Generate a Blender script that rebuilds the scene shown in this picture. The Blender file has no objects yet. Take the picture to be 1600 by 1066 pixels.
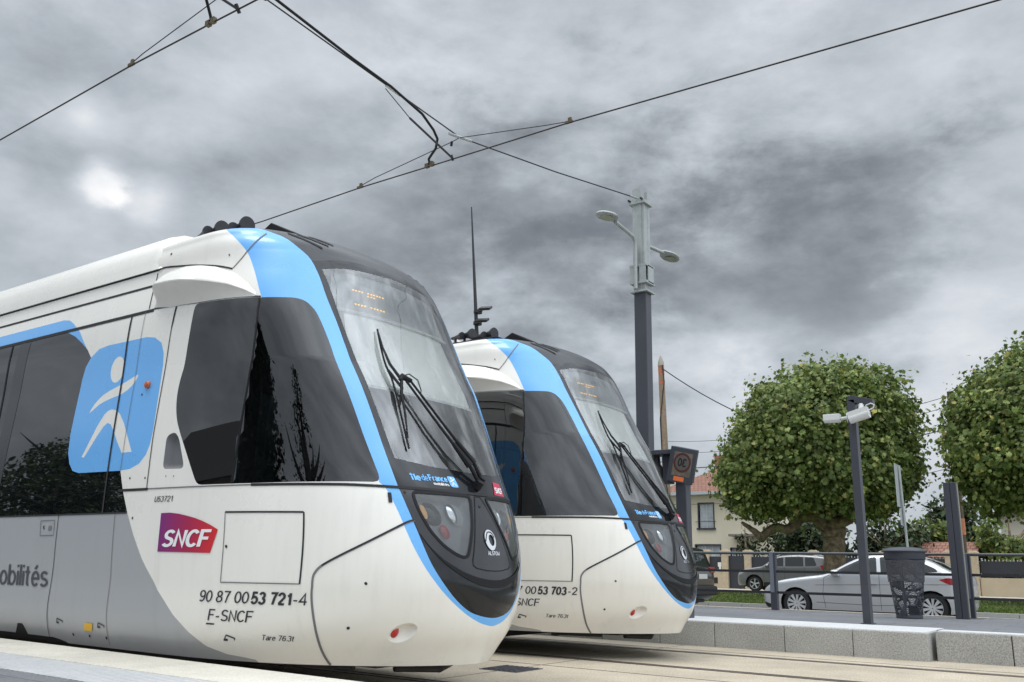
import bpy, math, random
import numpy as np
from mathutils import Vector, Matrix, geometry

sc = bpy.context.scene
R = math.radians
# ------------------------------------------------------------------ camera
CAM_H = 0.98
cd = bpy.data.cameras.new('camera'); cam = bpy.data.objects.new('camera', cd)
sc.collection.objects.link(cam); sc.camera = cam
cd.sensor_width = 36.0; cd.lens = 31.5; cd.clip_end = 3000; cd.clip_start = 0.05
CM = ((0.81724601, -0.12650245, -0.56223313), (0.57600674, 0.20983607, 0.79005383), (0.01803304, -0.96951841, 0.24435396))
mw = Matrix.Identity(4)
for r_ in range(3):
    mw[r_][0] = CM[r_][0]; mw[r_][1] = -CM[r_][1]; mw[r_][2] = -CM[r_][2]
mw[2][3] = CAM_H
cam.matrix_world = mw

# ------------------------------------------------------------------ light
SUN_EL, SUN_AZ = R(70), R(215)      # azimuth measured from +Y clockwise: behind the photographer, slightly left
sd = bpy.data.lights.new('sun', 'SUN'); sun = bpy.data.objects.new('sun', sd)
sc.collection.objects.link(sun)
sd.energy = 1.05; sd.angle = R(22); sd.color = (1.0, 0.95, 0.88)
sv = Vector((math.sin(SUN_AZ) * math.cos(SUN_EL), math.cos(SUN_AZ) * math.cos(SUN_EL), math.sin(SUN_EL)))
sun.rotation_euler = sv.to_track_quat('Z', 'Y').to_euler()
sun.location = sv * 60
sc.view_settings.view_transform = 'Standard'; sc.view_settings.look = 'None'
sc.view_settings.exposure = 0.0; sc.view_settings.gamma = 1.0

def world_sky():
    w = bpy.data.worlds.new('World'); sc.world = w; w.use_nodes = True
    nt = w.node_tree; N = nt.nodes; L = nt.links; N.clear()
    def n(t, **k):
        x = N.new(t)
        for a, b in k.items(): setattr(x, a, b)
        return x
    def val(x):
        return x
    def math_(op, a, b=None, c=None, clamp=False):
        m = n('ShaderNodeMath', operation=op, use_clamp=clamp)
        for i, v in enumerate((a, b, c)):
            if v is None: continue
            if isinstance(v, (int, float)): m.inputs[i].default_value = v
            else: L.new(v, m.inputs[i])
        return m.outputs[0]
    tc = n('ShaderNodeTexCoord'); D = tc.outputs['Generated']
    nrm = n('ShaderNodeVectorMath', operation='NORMALIZE'); L.new(D, nrm.inputs[0]); D = nrm.outputs[0]
    sx = n('ShaderNodeSeparateXYZ'); L.new(D, sx.inputs[0])
    cx = n('ShaderNodeVectorMath', operation='MULTIPLY'); L.new(D, cx.inputs[0]); cx.inputs[1].default_value = (1.0, 1.0, 1.9)
    def noise(scale, detail, rough, off, dist=0.0):
        mp = n('ShaderNodeMapping'); mp.inputs['Location'].default_value = off; L.new(cx.outputs[0], mp.inputs[0])
        t = n('ShaderNodeTexNoise'); t.inputs['Scale'].default_value = scale; t.inputs['Detail'].default_value = detail
        t.inputs['Roughness'].default_value = rough; t.inputs['Distortion'].default_value = dist
        L.new(mp.outputs[0], t.inputs['Vector']); return t.outputs['Fac']
    big = noise(2.4, 4, 0.5, (3.1, 1.7, 0.0), 0.0)
    mid = noise(6.0, 9, 0.58, (7.3, 4.1, 2.0), 0.12)
    mid2 = noise(6.0, 9, 0.58, (7.26, 4.1, 2.075), 0.12)
    fine = noise(15.0, 8, 0.6, (1.3, 9.1, 5.0), 0.1)
    relief = math_('MULTIPLY', math_('SUBTRACT', mid, mid2), 0.33)
    f = math_('ADD', math_('MULTIPLY_ADD', big, 0.30, 0.655 - 0.5 * (0.30 + 0.21 + 0.07)), math_('ADD', math_('MULTIPLY_ADD', mid, 0.21, relief), math_('MULTIPLY', fine, 0.07)))
    wob = math_('ADD', math_('MULTIPLY_ADD', mid, 1.9, -0.95), math_('MULTIPLY_ADD', fine, 0.8, -0.4))
    # broad light and dark cloud masses in fixed sky directions
    for (d, r0, r1, amp) in SKY_MASSES:
        dp = n('ShaderNodeVectorMath', operation='DOT_PRODUCT'); L.new(D, dp.inputs[0]); dp.inputs[1].default_value = d
        ang = math_('ARCCOSINE', math_('MINIMUM', dp.outputs['Value'], 1.0))
        ang = math_('MULTIPLY_ADD', wob, r1 * 0.9, ang)
        mr = n('ShaderNodeMapRange', interpolation_type='SMOOTHERSTEP'); L.new(ang, mr.inputs[0])
        mr.inputs[1].default_value = r1; mr.inputs[2].default_value = r0; mr.inputs[3].default_value = 0; mr.inputs[4].default_value = amp
        f = math_('ADD', f, mr.outputs[0])
    cr = n('ShaderNodeValToRGB'); L.new(f, cr.inputs[0]); e = cr.color_ramp.elements
    e[0].position = 0.20; e[0].color = (0.15, 0.17, 0.20, 1)
    e[1].position = 1.0; e[1].color = (1.0, 1.0, 1.0, 1)
    for p, c in ((0.38, (0.205, 0.226, 0.252, 1)), (0.52, (0.305, 0.335, 0.370, 1)), (0.64, (0.425, 0.465, 0.510, 1)), (0.78, (0.60, 0.64, 0.69, 1))):
        x = e.new(p); x.color = c
    # the overcast is brighter overhead and behind the photographer, on the sun's side
    dp = n('ShaderNodeVectorMath', operation='DOT_PRODUCT'); L.new(D, dp.inputs[0]); dp.inputs[1].default_value = (0.0, -0.94, 0.34)
    mr = n('ShaderNodeMapRange', interpolation_type='SMOOTHSTEP'); L.new(dp.outputs['Value'], mr.inputs[0])
    mr.inputs[1].default_value = -0.2; mr.inputs[2].default_value = 0.9; mr.inputs[3].default_value = 1.0; mr.inputs[4].default_value = SKY_BACK
    mz = n('ShaderNodeMapRange', interpolation_type='SMOOTHSTEP'); L.new(sx.outputs[2], mz.inputs[0])
    mz.inputs[1].default_value = 0.57; mz.inputs[2].default_value = 0.82; mz.inputs[3].default_value = 1.0; mz.inputs[4].default_value = SKY_TOP
    mx_ = n('ShaderNodeMapRange', interpolation_type='SMOOTHSTEP'); L.new(sx.outputs[0], mx_.inputs[0])      # extra brightness added past the right of the frame to light the tram nose
    mx_.inputs[1].default_value = 0.02; mx_.inputs[2].default_value = 0.75; mx_.inputs[3].default_value = 1.0; mx_.inputs[4].default_value = 2.3
    fac = math_('MULTIPLY', math_('MULTIPLY', mr.outputs[0], mx_.outputs[0]), mz.outputs[0])
    sky = n('ShaderNodeTexSky', sky_type='NISHITA'); sky.sun_disc = False; sky.sun_elevation = SUN_EL; sky.sun_rotation = SUN_AZ
    vm = n('ShaderNodeVectorMath', operation='SCALE'); L.new(cr.outputs[0], vm.inputs[0]); L.new(fac, vm.inputs['Scale'])
    b1 = n('ShaderNodeBackground'); L.new(vm.outputs[0], b1.inputs[0]); b1.inputs[1].default_value = 1.10
    b2 = n('ShaderNodeBackground'); L.new(sky.outputs[0], b2.inputs[0]); b2.inputs[1].default_value = 0.05
    mx = n('ShaderNodeMixShader'); mx.inputs[0].default_value = 0.06; L.new(b1.outputs[0], mx.inputs[1]); L.new(b2.outputs[0], mx.inputs[2])
    out = n('ShaderNodeOutputWorld'); L.new(mx.outputs[0], out.inputs[0])

SKY_BACK, SKY_TOP = 1.2, 3.1
def pixdir(u, v):           # a sky direction, fixed in the world
    c = Vector((u - 800, v - 533, 1400)).normalized()
    return tuple(sum(CM[i][k] * c[k] for k in range(3)) for i in range(3))
SKY_MASSES = [
    (pixdir(160, 288), 0.0, 0.036, 0.30), (pixdir(235, 315), 0.0, 0.045, 0.20), (pixdir(130, 180), 0.0, 0.035, 0.10),
    (pixdir(1160, 430), 0.03, 0.26, -0.15), (pixdir(900, 390), 0.03, 0.25, -0.12), (pixdir(1330, 350), 0.02, 0.18, -0.09), (pixdir(620, 370), 0.02, 0.24, -0.09),
    (pixdir(1500, 150), 0.0, 0.14, 0.08), (pixdir(1570, 500), 0.0, 0.16, 0.08),
    (pixdir(150, 120), 0.05, 0.35, 0.05), (pixdir(1150, 590), 0.02, 0.14, 0.12), (pixdir(1450, 640), 0.02, 0.16, 0.10), (pixdir(700, 40), 0.05, 0.32, 0.05)]
world_sky()

# ------------------------------------------------------------------ helpers
C = sc.collection
def tag(o, label=None, cat=None, group=None, kind=None):
    if label: o['label'] = label
    if cat: o['category'] = cat
    if group: o['group'] = group
    if kind: o['kind'] = kind
    return o
def thing(name, label, cat, loc=(0, 0, 0), group=None, rz=0.0):
    o = bpy.data.objects.new(name, None); C.objects.link(o)
    o.location = loc; o.rotation_euler = (0, 0, rz); o.empty_display_size = 0.3
    return tag(o, label, cat, group)
def copy_tree(o, parent=None):
    c = o.copy(); C.objects.link(c)
    if parent: c.parent = parent
    for ch in [x for x in bpy.data.objects if x.parent == o]:
        copy_tree(ch, c)
    return c

class MB:
    def __init__(s): s.v = []; s.f = []; s.m = []; s.n = None
    def add(s, vs, fs, mi=0):
        b = len(s.v); s.v += [tuple(map(float, p)) for p in vs]
        s.f += [tuple(b + i for i in f) for f in fs]; s.m += [mi] * len(fs)
    def box(s, a, b, mi=0, rot=None, at=None, bev=0.0):
        x0, y0, z0 = a; x1, y1, z1 = b
        vs = [(x0, y0, z0), (x1, y0, z0), (x1, y1, z0), (x0, y1, z0), (x0, y0, z1), (x1, y0, z1), (x1, y1, z1), (x0, y1, z1)]
        if rot is not None:
            at = Vector(at or (0, 0, 0)); vs = [tuple(rot @ Vector(p) + at) for p in vs]
        s.add(vs, [(0, 3, 2, 1), (4, 5, 6, 7), (0, 1, 5, 4), (1, 2, 6, 5), (2, 3, 7, 6), (3, 0, 4, 7)], mi)
    def tube(s, pts, r, seg=8, mi=0, cap=True):
        pts = [Vector(p) for p in pts]; rs = r if isinstance(r, (list, tuple)) else [r] * len(pts)
        vs = []; prev = None
        for i, p in enumerate(pts):
            t = (pts[min(i + 1, len(pts) - 1)] - pts[max(i - 1, 0)]).normalized()
            if prev is None:
                up = Vector((0, 0, 1)) if abs(t.z) < 0.95 else Vector((1, 0, 0))
                a = t.cross(up).normalized()
            else:
                a = (prev - t * prev.dot(t)).normalized()
            prev = a; b = t.cross(a)
            for k in range(seg):
                g = 2 * math.pi * k / seg
                vs.append(p + (a * math.cos(g) + b * math.sin(g)) * rs[i])
        fs = []
        for i in range(len(pts) - 1):
            for k in range(seg):
                k2 = (k + 1) % seg
                fs.append((i * seg + k, i * seg + k2, (i + 1) * seg + k2, (i + 1) * seg + k))
        if cap:
            fs.append(tuple(range(seg))[::-1]); fs.append(tuple((len(pts) - 1) * seg + k for k in range(seg)))
        s.add(vs, fs, mi)
    def bar(s, p, q, w, h, mi=0):       # rectangular bar between two points
        p = Vector(p); q = Vector(q); t = (q - p).normalized()
        up = Vector((0, 0, 1)) if abs(t.z) < 0.95 else Vector((0, 1, 0))
        a = t.cross(up).normalized() * w / 2; b = a.normalized().cross(t) * h / 2
        vs = [e + x * a + y * b for e in (p, q) for x, y in ((-1, -1), (1, -1), (1, 1), (-1, 1))]
        s.add(vs, [(0, 1, 2, 3), (7, 6, 5, 4), (0, 4, 5, 1), (1, 5, 6, 2), (2, 6, 7, 3), (3, 7, 4, 0)], mi)
    def lathe(s, prof, seg=24, mi=0, axis='z', at=(0, 0, 0), cap=True):
        vs = []; at = Vector(at)
        for r, h in prof:
            for k in range(seg):
                g = 2 * math.pi * k / seg; c, d = r * math.cos(g), r * math.sin(g)
                p = {'z': (c, d, h), 'y': (c, h, d), 'x': (h, c, d)}[axis]
                vs.append(Vector(p) + at)
        fs = []
        for i in range(len(prof) - 1):
            for k in range(seg):
                k2 = (k + 1) % seg
                fs.append((i * seg + k, i * seg + k2, (i + 1) * seg + k2, (i + 1) * seg + k))
        if cap:
            fs.append(tuple(range(seg))[::-1]); fs.append(tuple((len(prof) - 1) * seg + k for k in range(seg)))
        s.add(vs, fs, mi)
    def prism(s, poly, y0, y1, mi=0, plane='xz'):   # polygon in a plane, thickness along the third axis
        k = len(poly)
        def P(p, t): return {'xz': (p[0], t, p[1]), 'xy': (p[0], p[1], t), 'yz': (t, p[0], p[1])}[plane]
        vs = [P(p, y0) for p in poly] + [P(p, y1) for p in poly]
        fs = [tuple(range(k)), tuple(range(2 * k - 1, k - 1, -1))] + [(i, i + k, (i + 1) % k + k, (i + 1) % k) for i in range(k)]
        s.add(vs, fs, mi)
    def build(s, name, mats, parent=None, smooth=False, loc=None, bevel=0.0, fixn=True):
        me = bpy.data.meshes.new(name); me.from_pydata(s.v, [], s.f)
        mats = mats if isinstance(mats, (list, tuple)) else [mats]
        for m in mats: me.materials.append(m)
        me.polygons.foreach_set('material_index', s.m)
        if fixn:
            import bmesh
            bm = bmesh.new(); bm.from_mesh(me); bmesh.ops.recalc_face_normals(bm, faces=bm.faces); bm.to_mesh(me); bm.free()
        if smooth:
            me.polygons.foreach_set('use_smooth', [True] * len(me.polygons))
            if smooth != 'all': me.set_sharp_from_angle(angle=R(38))
        if s.n is not None:
            me.polygons.foreach_set('use_smooth', [True] * len(me.polygons))
            me.normals_split_custom_set_from_vertices(s.n)
        me.update()
        o = bpy.data.objects.new(name, me); C.objects.link(o)
        if parent: o.parent = parent
        if loc: o.location = loc
        if bevel:
            md = o.modifiers.new('bevel', 'BEVEL'); md.width = bevel; md.segments = 2; md.limit_method = 'ANGLE'; md.angle_limit = R(40)
        return o

def split(o):
    """one object per separate piece of a mesh, same name, same parent"""
    me = o.data; n = len(me.vertices); par = list(range(n))
    def fd(i):
        while par[i] != i: par[i] = par[par[i]]; i = par[i]
        return i
    for p in me.polygons:
        v = list(p.vertices); r = fd(v[0])
        for k in v[1:]: par[fd(k)] = r
    G = {}
    for p in me.polygons: G.setdefault(fd(p.vertices[0]), []).append(p)
    if len(G) < 2: return [o]
    out = []
    for ps in G.values():
        used = sorted({k for p in ps for k in p.vertices}); mp = {k: j for j, k in enumerate(used)}
        m2 = bpy.data.meshes.new(me.name); m2.from_pydata([tuple(me.vertices[k].co) for k in used], [], [tuple(mp[k] for k in p.vertices) for p in ps])
        for m in me.materials: m2.materials.append(m)
        m2.polygons.foreach_set('material_index', [p.material_index for p in ps]); m2.polygons.foreach_set('use_smooth', [p.use_smooth for p in ps])
        if ps[0].use_smooth: m2.set_sharp_from_angle(angle=R(42))
        q = o.copy(); q.data = m2; C.objects.link(q); out.append(q)
    nm = o.name.split('.')[0]; bpy.data.objects.remove(o); bpy.data.meshes.remove(me)
    for q in out: q.name = nm
    return out

def mat(name, col, rough=0.5, metal=0.0, spec=0.5, var=0.0, vscale=3.0, bump=0.0, bscale=40.0, coat=0.0, ior=None, rvar=0.0, detail=6):
    m = bpy.data.materials.new(name); m.use_nodes = True; nt = m.node_tree; N = nt.nodes; L = nt.links
    b = N['Principled BSDF']
    b.inputs['Base Color'].default_value = (*col, 1); b.inputs['Roughness'].default_value = rough
    b.inputs['Metallic'].default_value = metal; b.inputs['Specular IOR Level'].default_value = spec
    if ior: b.inputs['IOR'].default_value = ior
    if coat: b.inputs['Coat Weight'].default_value = coat; b.inputs['Coat Roughness'].default_value = 0.06
    if var or bump or rvar:
        tc = N.new('ShaderNodeTexCoord')
        t = N.new('ShaderNodeTexNoise'); t.inputs['Scale'].default_value = vscale; t.inputs['Detail'].default_value = detail; t.inputs['Roughness'].default_value = 0.6
        L.new(tc.outputs['Object'], t.inputs['Vector'])
        if var:
            cr = N.new('ShaderNodeValToRGB'); L.new(t.outputs['Fac'], cr.inputs[0])
            e = cr.color_ramp.elements; e[0].position = 0.3; e[1].position = 0.7
            e[0].color = (*[max(0, c * (1 - var)) for c in col], 1); e[1].color = (*[min(1, c * (1 + var)) for c in col], 1)
            L.new(cr.outputs[0], b.inputs['Base Color'])
        if rvar:
            mr = N.new('ShaderNodeMapRange'); L.new(t.outputs['Fac'], mr.inputs[0]); mr.inputs[1].default_value = 0.3; mr.inputs[2].default_value = 0.7
            mr.inputs[3].default_value = max(0, rough - rvar); mr.inputs[4].default_value = rough + rvar; L.new(mr.outputs[0], b.inputs['Roughness'])
        if bump:
            t2 = N.new('ShaderNodeTexNoise'); t2.inputs['Scale'].default_value = bscale; t2.inputs['Detail'].default_value = 4
            L.new(tc.outputs['Object'], t2.inputs['Vector'])
            bp = N.new('ShaderNodeBump'); bp.inputs['Strength'].default_value = bump; bp.inputs['Distance'].default_value = 0.01
            L.new(t2.outputs['Fac'], bp.inputs['Height']); L.new(bp.outputs[0], b.inputs['Normal'])
    return m
def speckle(name, c0, c1, scale, rough=0.8, big=0.12, bump=0.2, thr=(0.35, 0.65), blotch=0.8, isl=0.09):
    m = bpy.data.materials.new(name); m.use_nodes = True; nt = m.node_tree; N = nt.nodes; L = nt.links; b = N['Principled BSDF']
    b.inputs['Roughness'].default_value = rough; b.inputs['Specular IOR Level'].default_value = 0.3
    gi = N.new('ShaderNodeNewGeometry'); ri = N.new('ShaderNodeMapRange'); L.new(gi.outputs['Random Per Island'], ri.inputs[0]); ri.inputs[3].default_value = 1 - isl; ri.inputs[4].default_value = 1 + isl
    tc = N.new('ShaderNodeTexCoord')
    t = N.new('ShaderNodeTexNoise'); t.inputs['Scale'].default_value = scale; t.inputs['Detail'].default_value = 3; t.inputs['Roughness'].default_value = 0.75; L.new(tc.outputs['Object'], t.inputs['Vector'])
    cr = N.new('ShaderNodeValToRGB'); L.new(t.outputs['Fac'], cr.inputs[0]); e = cr.color_ramp.elements
    e[0].position, e[1].position = thr; e[0].color = (*c0, 1); e[1].color = (*c1, 1)
    t2 = N.new('ShaderNodeTexNoise'); t2.inputs['Scale'].default_value = blotch; t2.inputs['Detail'].default_value = 8; t2.inputs['Roughness'].default_value = 0.65; L.new(tc.outputs['Object'], t2.inputs['Vector'])
    mr = N.new('ShaderNodeMapRange'); L.new(t2.outputs['Fac'], mr.inputs[0]); mr.inputs[1].default_value = 0.3; mr.inputs[2].default_value = 0.7
    mr.inputs[3].default_value = 1 - big; mr.inputs[4].default_value = 1 + big
    vm = N.new('ShaderNodeVectorMath'); vm.operation = 'SCALE'; L.new(cr.outputs[0], vm.inputs[0]); ml = N.new('ShaderNodeMath'); ml.operation = 'MULTIPLY'; L.new(mr.outputs[0], ml.inputs[0]); L.new(ri.outputs[0], ml.inputs[1]); L.new(ml.outputs[0], vm.inputs['Scale'])
    L.new(vm.outputs[0], b.inputs['Base Color'])
    bp = N.new('ShaderNodeBump'); bp.inputs['Strength'].default_value = bump; bp.inputs['Distance'].default_value = 0.004
    L.new(t.outputs['Fac'], bp.inputs['Height']); L.new(bp.outputs[0], b.inputs['Normal'])
    return m
def emis(name, col, s):
    m = bpy.data.materials.new(name); m.use_nodes = True; b = m.node_tree.nodes['Principled BSDF']
    b.inputs['Base Color'].default_value = (*col, 1); b.inputs['Emission Color'].default_value = (*col, 1); b.inputs['Emission Strength'].default_value = s
    return m
def thin_glass(name, tint, ior=1.5, rough=0.0, film=0.0, filmcol=(0.6, 0.62, 0.62), streak=0.0):
    m = bpy.data.materials.new(name); m.use_nodes = True; nt = m.node_tree; N = nt.nodes; L = nt.links; N.clear()
    tr = N.new('ShaderNodeBsdfTransparent'); tr.inputs[0].default_value = (*tint, 1)
    gl = N.new('ShaderNodeBsdfGlossy'); gl.inputs['Roughness'].default_value = rough; gl.inputs[0].default_value = (1, 1, 1, 1)
    fr = N.new('ShaderNodeFresnel'); fr.inputs[0].default_value = ior
    base = tr
    if film:
        df = N.new('ShaderNodeBsdfDiffuse'); df.inputs[0].default_value = (*filmcol, 1)
        m0 = N.new('ShaderNodeMixShader'); m0.inputs[0].default_value = film; L.new(tr.outputs[0], m0.inputs[1]); L.new(df.outputs[0], m0.inputs[2]); base = m0
        if streak:      # pale vertical streaks painted in place of bright reflections in the glass
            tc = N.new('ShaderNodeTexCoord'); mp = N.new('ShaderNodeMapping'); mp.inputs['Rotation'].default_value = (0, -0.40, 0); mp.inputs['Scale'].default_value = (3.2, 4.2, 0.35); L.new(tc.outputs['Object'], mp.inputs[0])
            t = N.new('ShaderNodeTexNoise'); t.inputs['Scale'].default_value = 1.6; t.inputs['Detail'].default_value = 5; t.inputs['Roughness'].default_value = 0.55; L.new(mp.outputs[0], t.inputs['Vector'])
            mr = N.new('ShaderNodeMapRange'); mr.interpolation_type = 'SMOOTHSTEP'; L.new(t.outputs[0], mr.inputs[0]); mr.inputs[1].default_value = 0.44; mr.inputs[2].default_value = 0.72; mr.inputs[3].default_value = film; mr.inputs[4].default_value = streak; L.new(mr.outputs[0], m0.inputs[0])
    mx = N.new('ShaderNodeMixShader'); L.new(fr.outputs[0], mx.inputs[0]); L.new(base.outputs[0], mx.inputs[1]); L.new(gl.outputs[0], mx.inputs[2])
    o = N.new('ShaderNodeOutputMaterial'); L.new(mx.outputs[0], o.inputs[0])
    return m

M = {}
def tram_paint(name, col, rough, metal=0.0, coat=0.3, grime=0.22):
    """gloss paint carrying thin vertical wash streaks and scattered road-film spots"""
    m = mat(name, col, rough, metal=metal, coat=coat); nt = m.node_tree; N = nt.nodes; L = nt.links; b = N['Principled BSDF']
    tc = N.new('ShaderNodeTexCoord')
    def nz(scale, sc3, det, lo, hi):
        mp = N.new('ShaderNodeMapping'); mp.inputs['Scale'].default_value = sc3; L.new(tc.outputs['Object'], mp.inputs[0])
        t = N.new('ShaderNodeTexNoise'); t.inputs['Scale'].default_value = scale; t.inputs['Detail'].default_value = det; t.inputs['Roughness'].default_value = 0.65; L.new(mp.outputs[0], t.inputs['Vector'])
        r = N.new('ShaderNodeMapRange'); L.new(t.outputs['Fac'], r.inputs[0]); r.inputs[1].default_value = lo; r.inputs[2].default_value = hi; return r.outputs[0]
    streak = nz(1.0, (7, 7, 0.5), 5, 0.50, 0.78); cloud = nz(0.9, (1, 1, 1), 6, 0.42, 0.72); spot = nz(38, (1, 1, 1), 2, 0.70, 0.78)
    mu = N.new('ShaderNodeMath'); mu.operation = 'MULTIPLY'; L.new(streak, mu.inputs[0]); L.new(cloud, mu.inputs[1])
    ad = N.new('ShaderNodeMath'); ad.operation = 'MULTIPLY_ADD'; L.new(spot, ad.inputs[0]); ad.inputs[1].default_value = 0.5; L.new(mu.outputs[0], ad.inputs[2])
    sc_ = N.new('ShaderNodeMath'); sc_.operation = 'MULTIPLY'; sc_.use_clamp = True; L.new(ad.outputs[0], sc_.inputs[0]); sc_.inputs[1].default_value = grime
    mx = N.new('ShaderNodeMix'); mx.data_type = 'RGBA'; L.new(sc_.outputs[0], mx.inputs[0]); mx.inputs[6].default_value = (*col, 1); mx.inputs[7].default_value = (0.20, 0.17, 0.13, 1); L.new(mx.outputs[2], b.inputs['Base Color'])
    rr = N.new('ShaderNodeMath'); rr.operation = 'MULTIPLY_ADD'; L.new(cloud, rr.inputs[0]); rr.inputs[1].default_value = 0.10; rr.inputs[2].default_value = rough; L.new(rr.outputs[0], b.inputs['Roughness'])
    # panels are never quite flat: a faint long wave bends the reflections
    t2 = N.new('ShaderNodeTexNoise'); t2.inputs['Scale'].default_value = 2.2; t2.inputs['Detail'].default_value = 1; L.new(tc.outputs['Object'], t2.inputs['Vector'])
    bp = N.new('ShaderNodeBump'); bp.inputs['Strength'].default_value = 0.12; bp.inputs['Distance'].default_value = 0.02; L.new(t2.outputs['Fac'], bp.inputs['Height']); L.new(bp.outputs[0], b.inputs['Normal']); L.new(bp.outputs[0], b.inputs['Coat Normal'])
    return m
M['white'] = tram_paint('tram_white_paint', (0.80, 0.775, 0.71), 0.26)
M['blue'] = tram_paint('tram_blue_paint', (0.135, 0.42, 0.82), 0.24, grime=0.10)
M['grey'] = tram_paint('tram_grey_paint', (0.38, 0.388, 0.398), 0.32, metal=0.15, coat=0.15, grime=0.30)
M['blackgloss'] = mat('tram_black_gloss', (0.010, 0.011, 0.013), 0.12, spec=0.4, coat=0.08)
M['roofdark'] = mat('tram_roof_dark_grey', (0.022, 0.023, 0.026), 0.35, coat=0.12, var=0.1)
M['maskgrey'] = mat('tram_mask_dark_grey', (0.020, 0.021, 0.024), 0.22, coat=0.15)
M['black'] = mat('black_rubber', (0.010, 0.010, 0.012), 0.6, spec=0.25)
M['gap'] = mat('panel_gap', (0.02, 0.02, 0.022), 0.8)
M['softgap'] = mat('panel_gap_grey', (0.16, 0.16, 0.165), 0.7)
M['privacy'] = mat('dark_tinted_glass', (0.004, 0.005, 0.006), 0.012, ior=1.9)
M['cabglass'] = thin_glass('tinted_cab_glass', (0.15, 0.16, 0.17), 1.9)
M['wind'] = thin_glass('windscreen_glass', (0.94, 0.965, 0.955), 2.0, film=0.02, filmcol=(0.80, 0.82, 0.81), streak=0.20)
M['lampglass'] = thin_glass('headlight_cover', (0.75, 0.77, 0.77), 1.5, film=0.09)
M['lampgrey'] = mat('headlight_inner_grey', (0.24, 0.25, 0.26), 0.45)
M['chrome'] = mat('chrome', (0.75, 0.76, 0.78), 0.12, metal=1.0)
M['red'] = mat('red_reflector', (0.45, 0.02, 0.02), 0.2, coat=0.5)
M['amber'] = mat('amber_lens', (0.45, 0.10, 0.02), 0.2, coat=0.5)
M['amberlit'] = emis('amber_lamp_glow', (0.75, 0.42, 0.14), 0.22)
M['led'] = emis('amber_led', (1.0, 0.50, 0.07), 1.1)
M['text'] = mat('dark_lettering', (0.028, 0.028, 0.036), 0.5)
M['wtext'] = mat('white_lettering', (0.80, 0.80, 0.80), 0.5)
M['btext'] = mat('blue_lettering', (0.16, 0.46, 0.86), 0.5)
M['gtext'] = mat('grey_lettering', (0.055, 0.06, 0.07), 0.5)
M['yellow'] = mat('yellow_plate', (0.75, 0.42, 0.01), 0.4)
M['blind'] = mat('white_sun_blind', (0.86, 0.86, 0.83), 0.8)
M['cabwall'] = mat('cab_lining_light', (0.62, 0.63, 0.62), 0.6)
M['cabdark'] = mat('cab_lining_dark', (0.11, 0.115, 0.12), 0.6)
M['cabgrey'] = mat('cab_lining_grey', (0.36, 0.38, 0.385), 0.6)
M['teal'] = mat('cab_partition_pane', (0.55, 0.68, 0.67), 0.2)
M['under'] = mat('undercarriage', (0.035, 0.033, 0.032), 0.75, var=0.3, vscale=6)
M['anthracite'] = mat('anthracite_paint', (0.045, 0.048, 0.060), 0.42, var=0.08, vscale=2.5, rvar=0.06)
M['galv'] = mat('galvanised_steel', (0.37, 0.395, 0.385), 0.45, metal=0.3, var=0.12, vscale=5)
M['darkmetal'] = mat('dark_metal', (0.02, 0.02, 0.024), 0.5)
M['wire'] = mat('wire_dark', (0.018, 0.018, 0.022), 0.55)
M['copper'] = mat('contact_wire_copper', (0.035, 0.030, 0.030), 0.5, metal=0.4)
M['brass'] = mat('clamp_brass', (0.12, 0.095, 0.06), 0.5, metal=0.6)
M['camwhite'] = mat('camera_white', (0.62, 0.63, 0.62), 0.4)
M['wood'] = mat('weathered_wood', (0.30, 0.22, 0.15), 0.85, var=0.25, vscale=9, bump=0.4)
M['orange'] = mat('orange_marking', (0.46, 0.17, 0.085), 0.7, var=0.2, vscale=8)
M['cap'] = mat('pole_cap_grey', (0.36, 0.34, 0.28), 0.8)

# ------------------------------------------------------------------ tram body surface (lofted plan sections)
RT = np.array([-6.6, 5.6, 0.0]); XS, YC = -6.6, 5.6
xn = np.array([-4.251, -4.212, -4.134, -4.093, -4.117, -4.251, -4.528, -4.748, -4.969, -5.124, -5.214, -5.314, -5.474, -5.754, -6.25, -6.5])
zk = np.array([0.28, 0.36, 0.5, 0.75, 1.02, 1.42, 1.9, 2.3, 2.7, 3.05, 3.3, 3.5, 3.65, 3.78, 3.88, 3.94])
PP = np.array([2.57, 2.923, 2.689, 3.723, 3.173]); QQ = np.array([1.591, 2.059, 2.571, 3.321, 2.09]); zp = np.array([0.28, 0.82, 1.52, 2.52, 3.52])
BB = np.array([1.201, 1.259, 1.303, 1.32, 1.315, 1.294, 1.271, 1.208, 1.175, 1.105, 0.74, 0.4])
zb = np.array([0.28, 0.42, 0.83, 1.36, 1.91, 2.51, 3.11, 3.42, 3.67, 3.78, 3.88, 3.94])
ZLO, ZHI, AMAX = 0.28, 3.94, 12.5
def spl(z, xk, yk):
    m = np.gradient(yk, xk); i = np.clip(np.searchsorted(xk, z) - 1, 0, len(xk) - 2)
    h = xk[i + 1] - xk[i]; t = np.clip((z - xk[i]) / h, 0, 1)
    return (2*t**3 - 3*t**2 + 1) * yk[i] + (t**3 - 2*t**2 + t) * h * m[i] + (-2*t**3 + 3*t**2) * yk[i + 1] + (t**3 - t**2) * h * m[i + 1]
def sec(th, z):
    b = spl(z, zb, BB); p = np.interp(z, zp, PP); q = np.interp(z, zp, QQ); t = spl(z, zk, xn)
    return XS + (t - XS) * np.abs(np.cos(th)) ** (2 / p), b * np.abs(np.sin(th)) ** (2 / q)
_tt = np.linspace(0, np.pi / 2, 600)
_x, _y = sec(_tt, np.full(600, 1.28)); ARC = np.concatenate([[0], np.cumsum(np.hypot(np.diff(_x), np.diff(_y)))]); A1 = ARC[-1]
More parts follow.
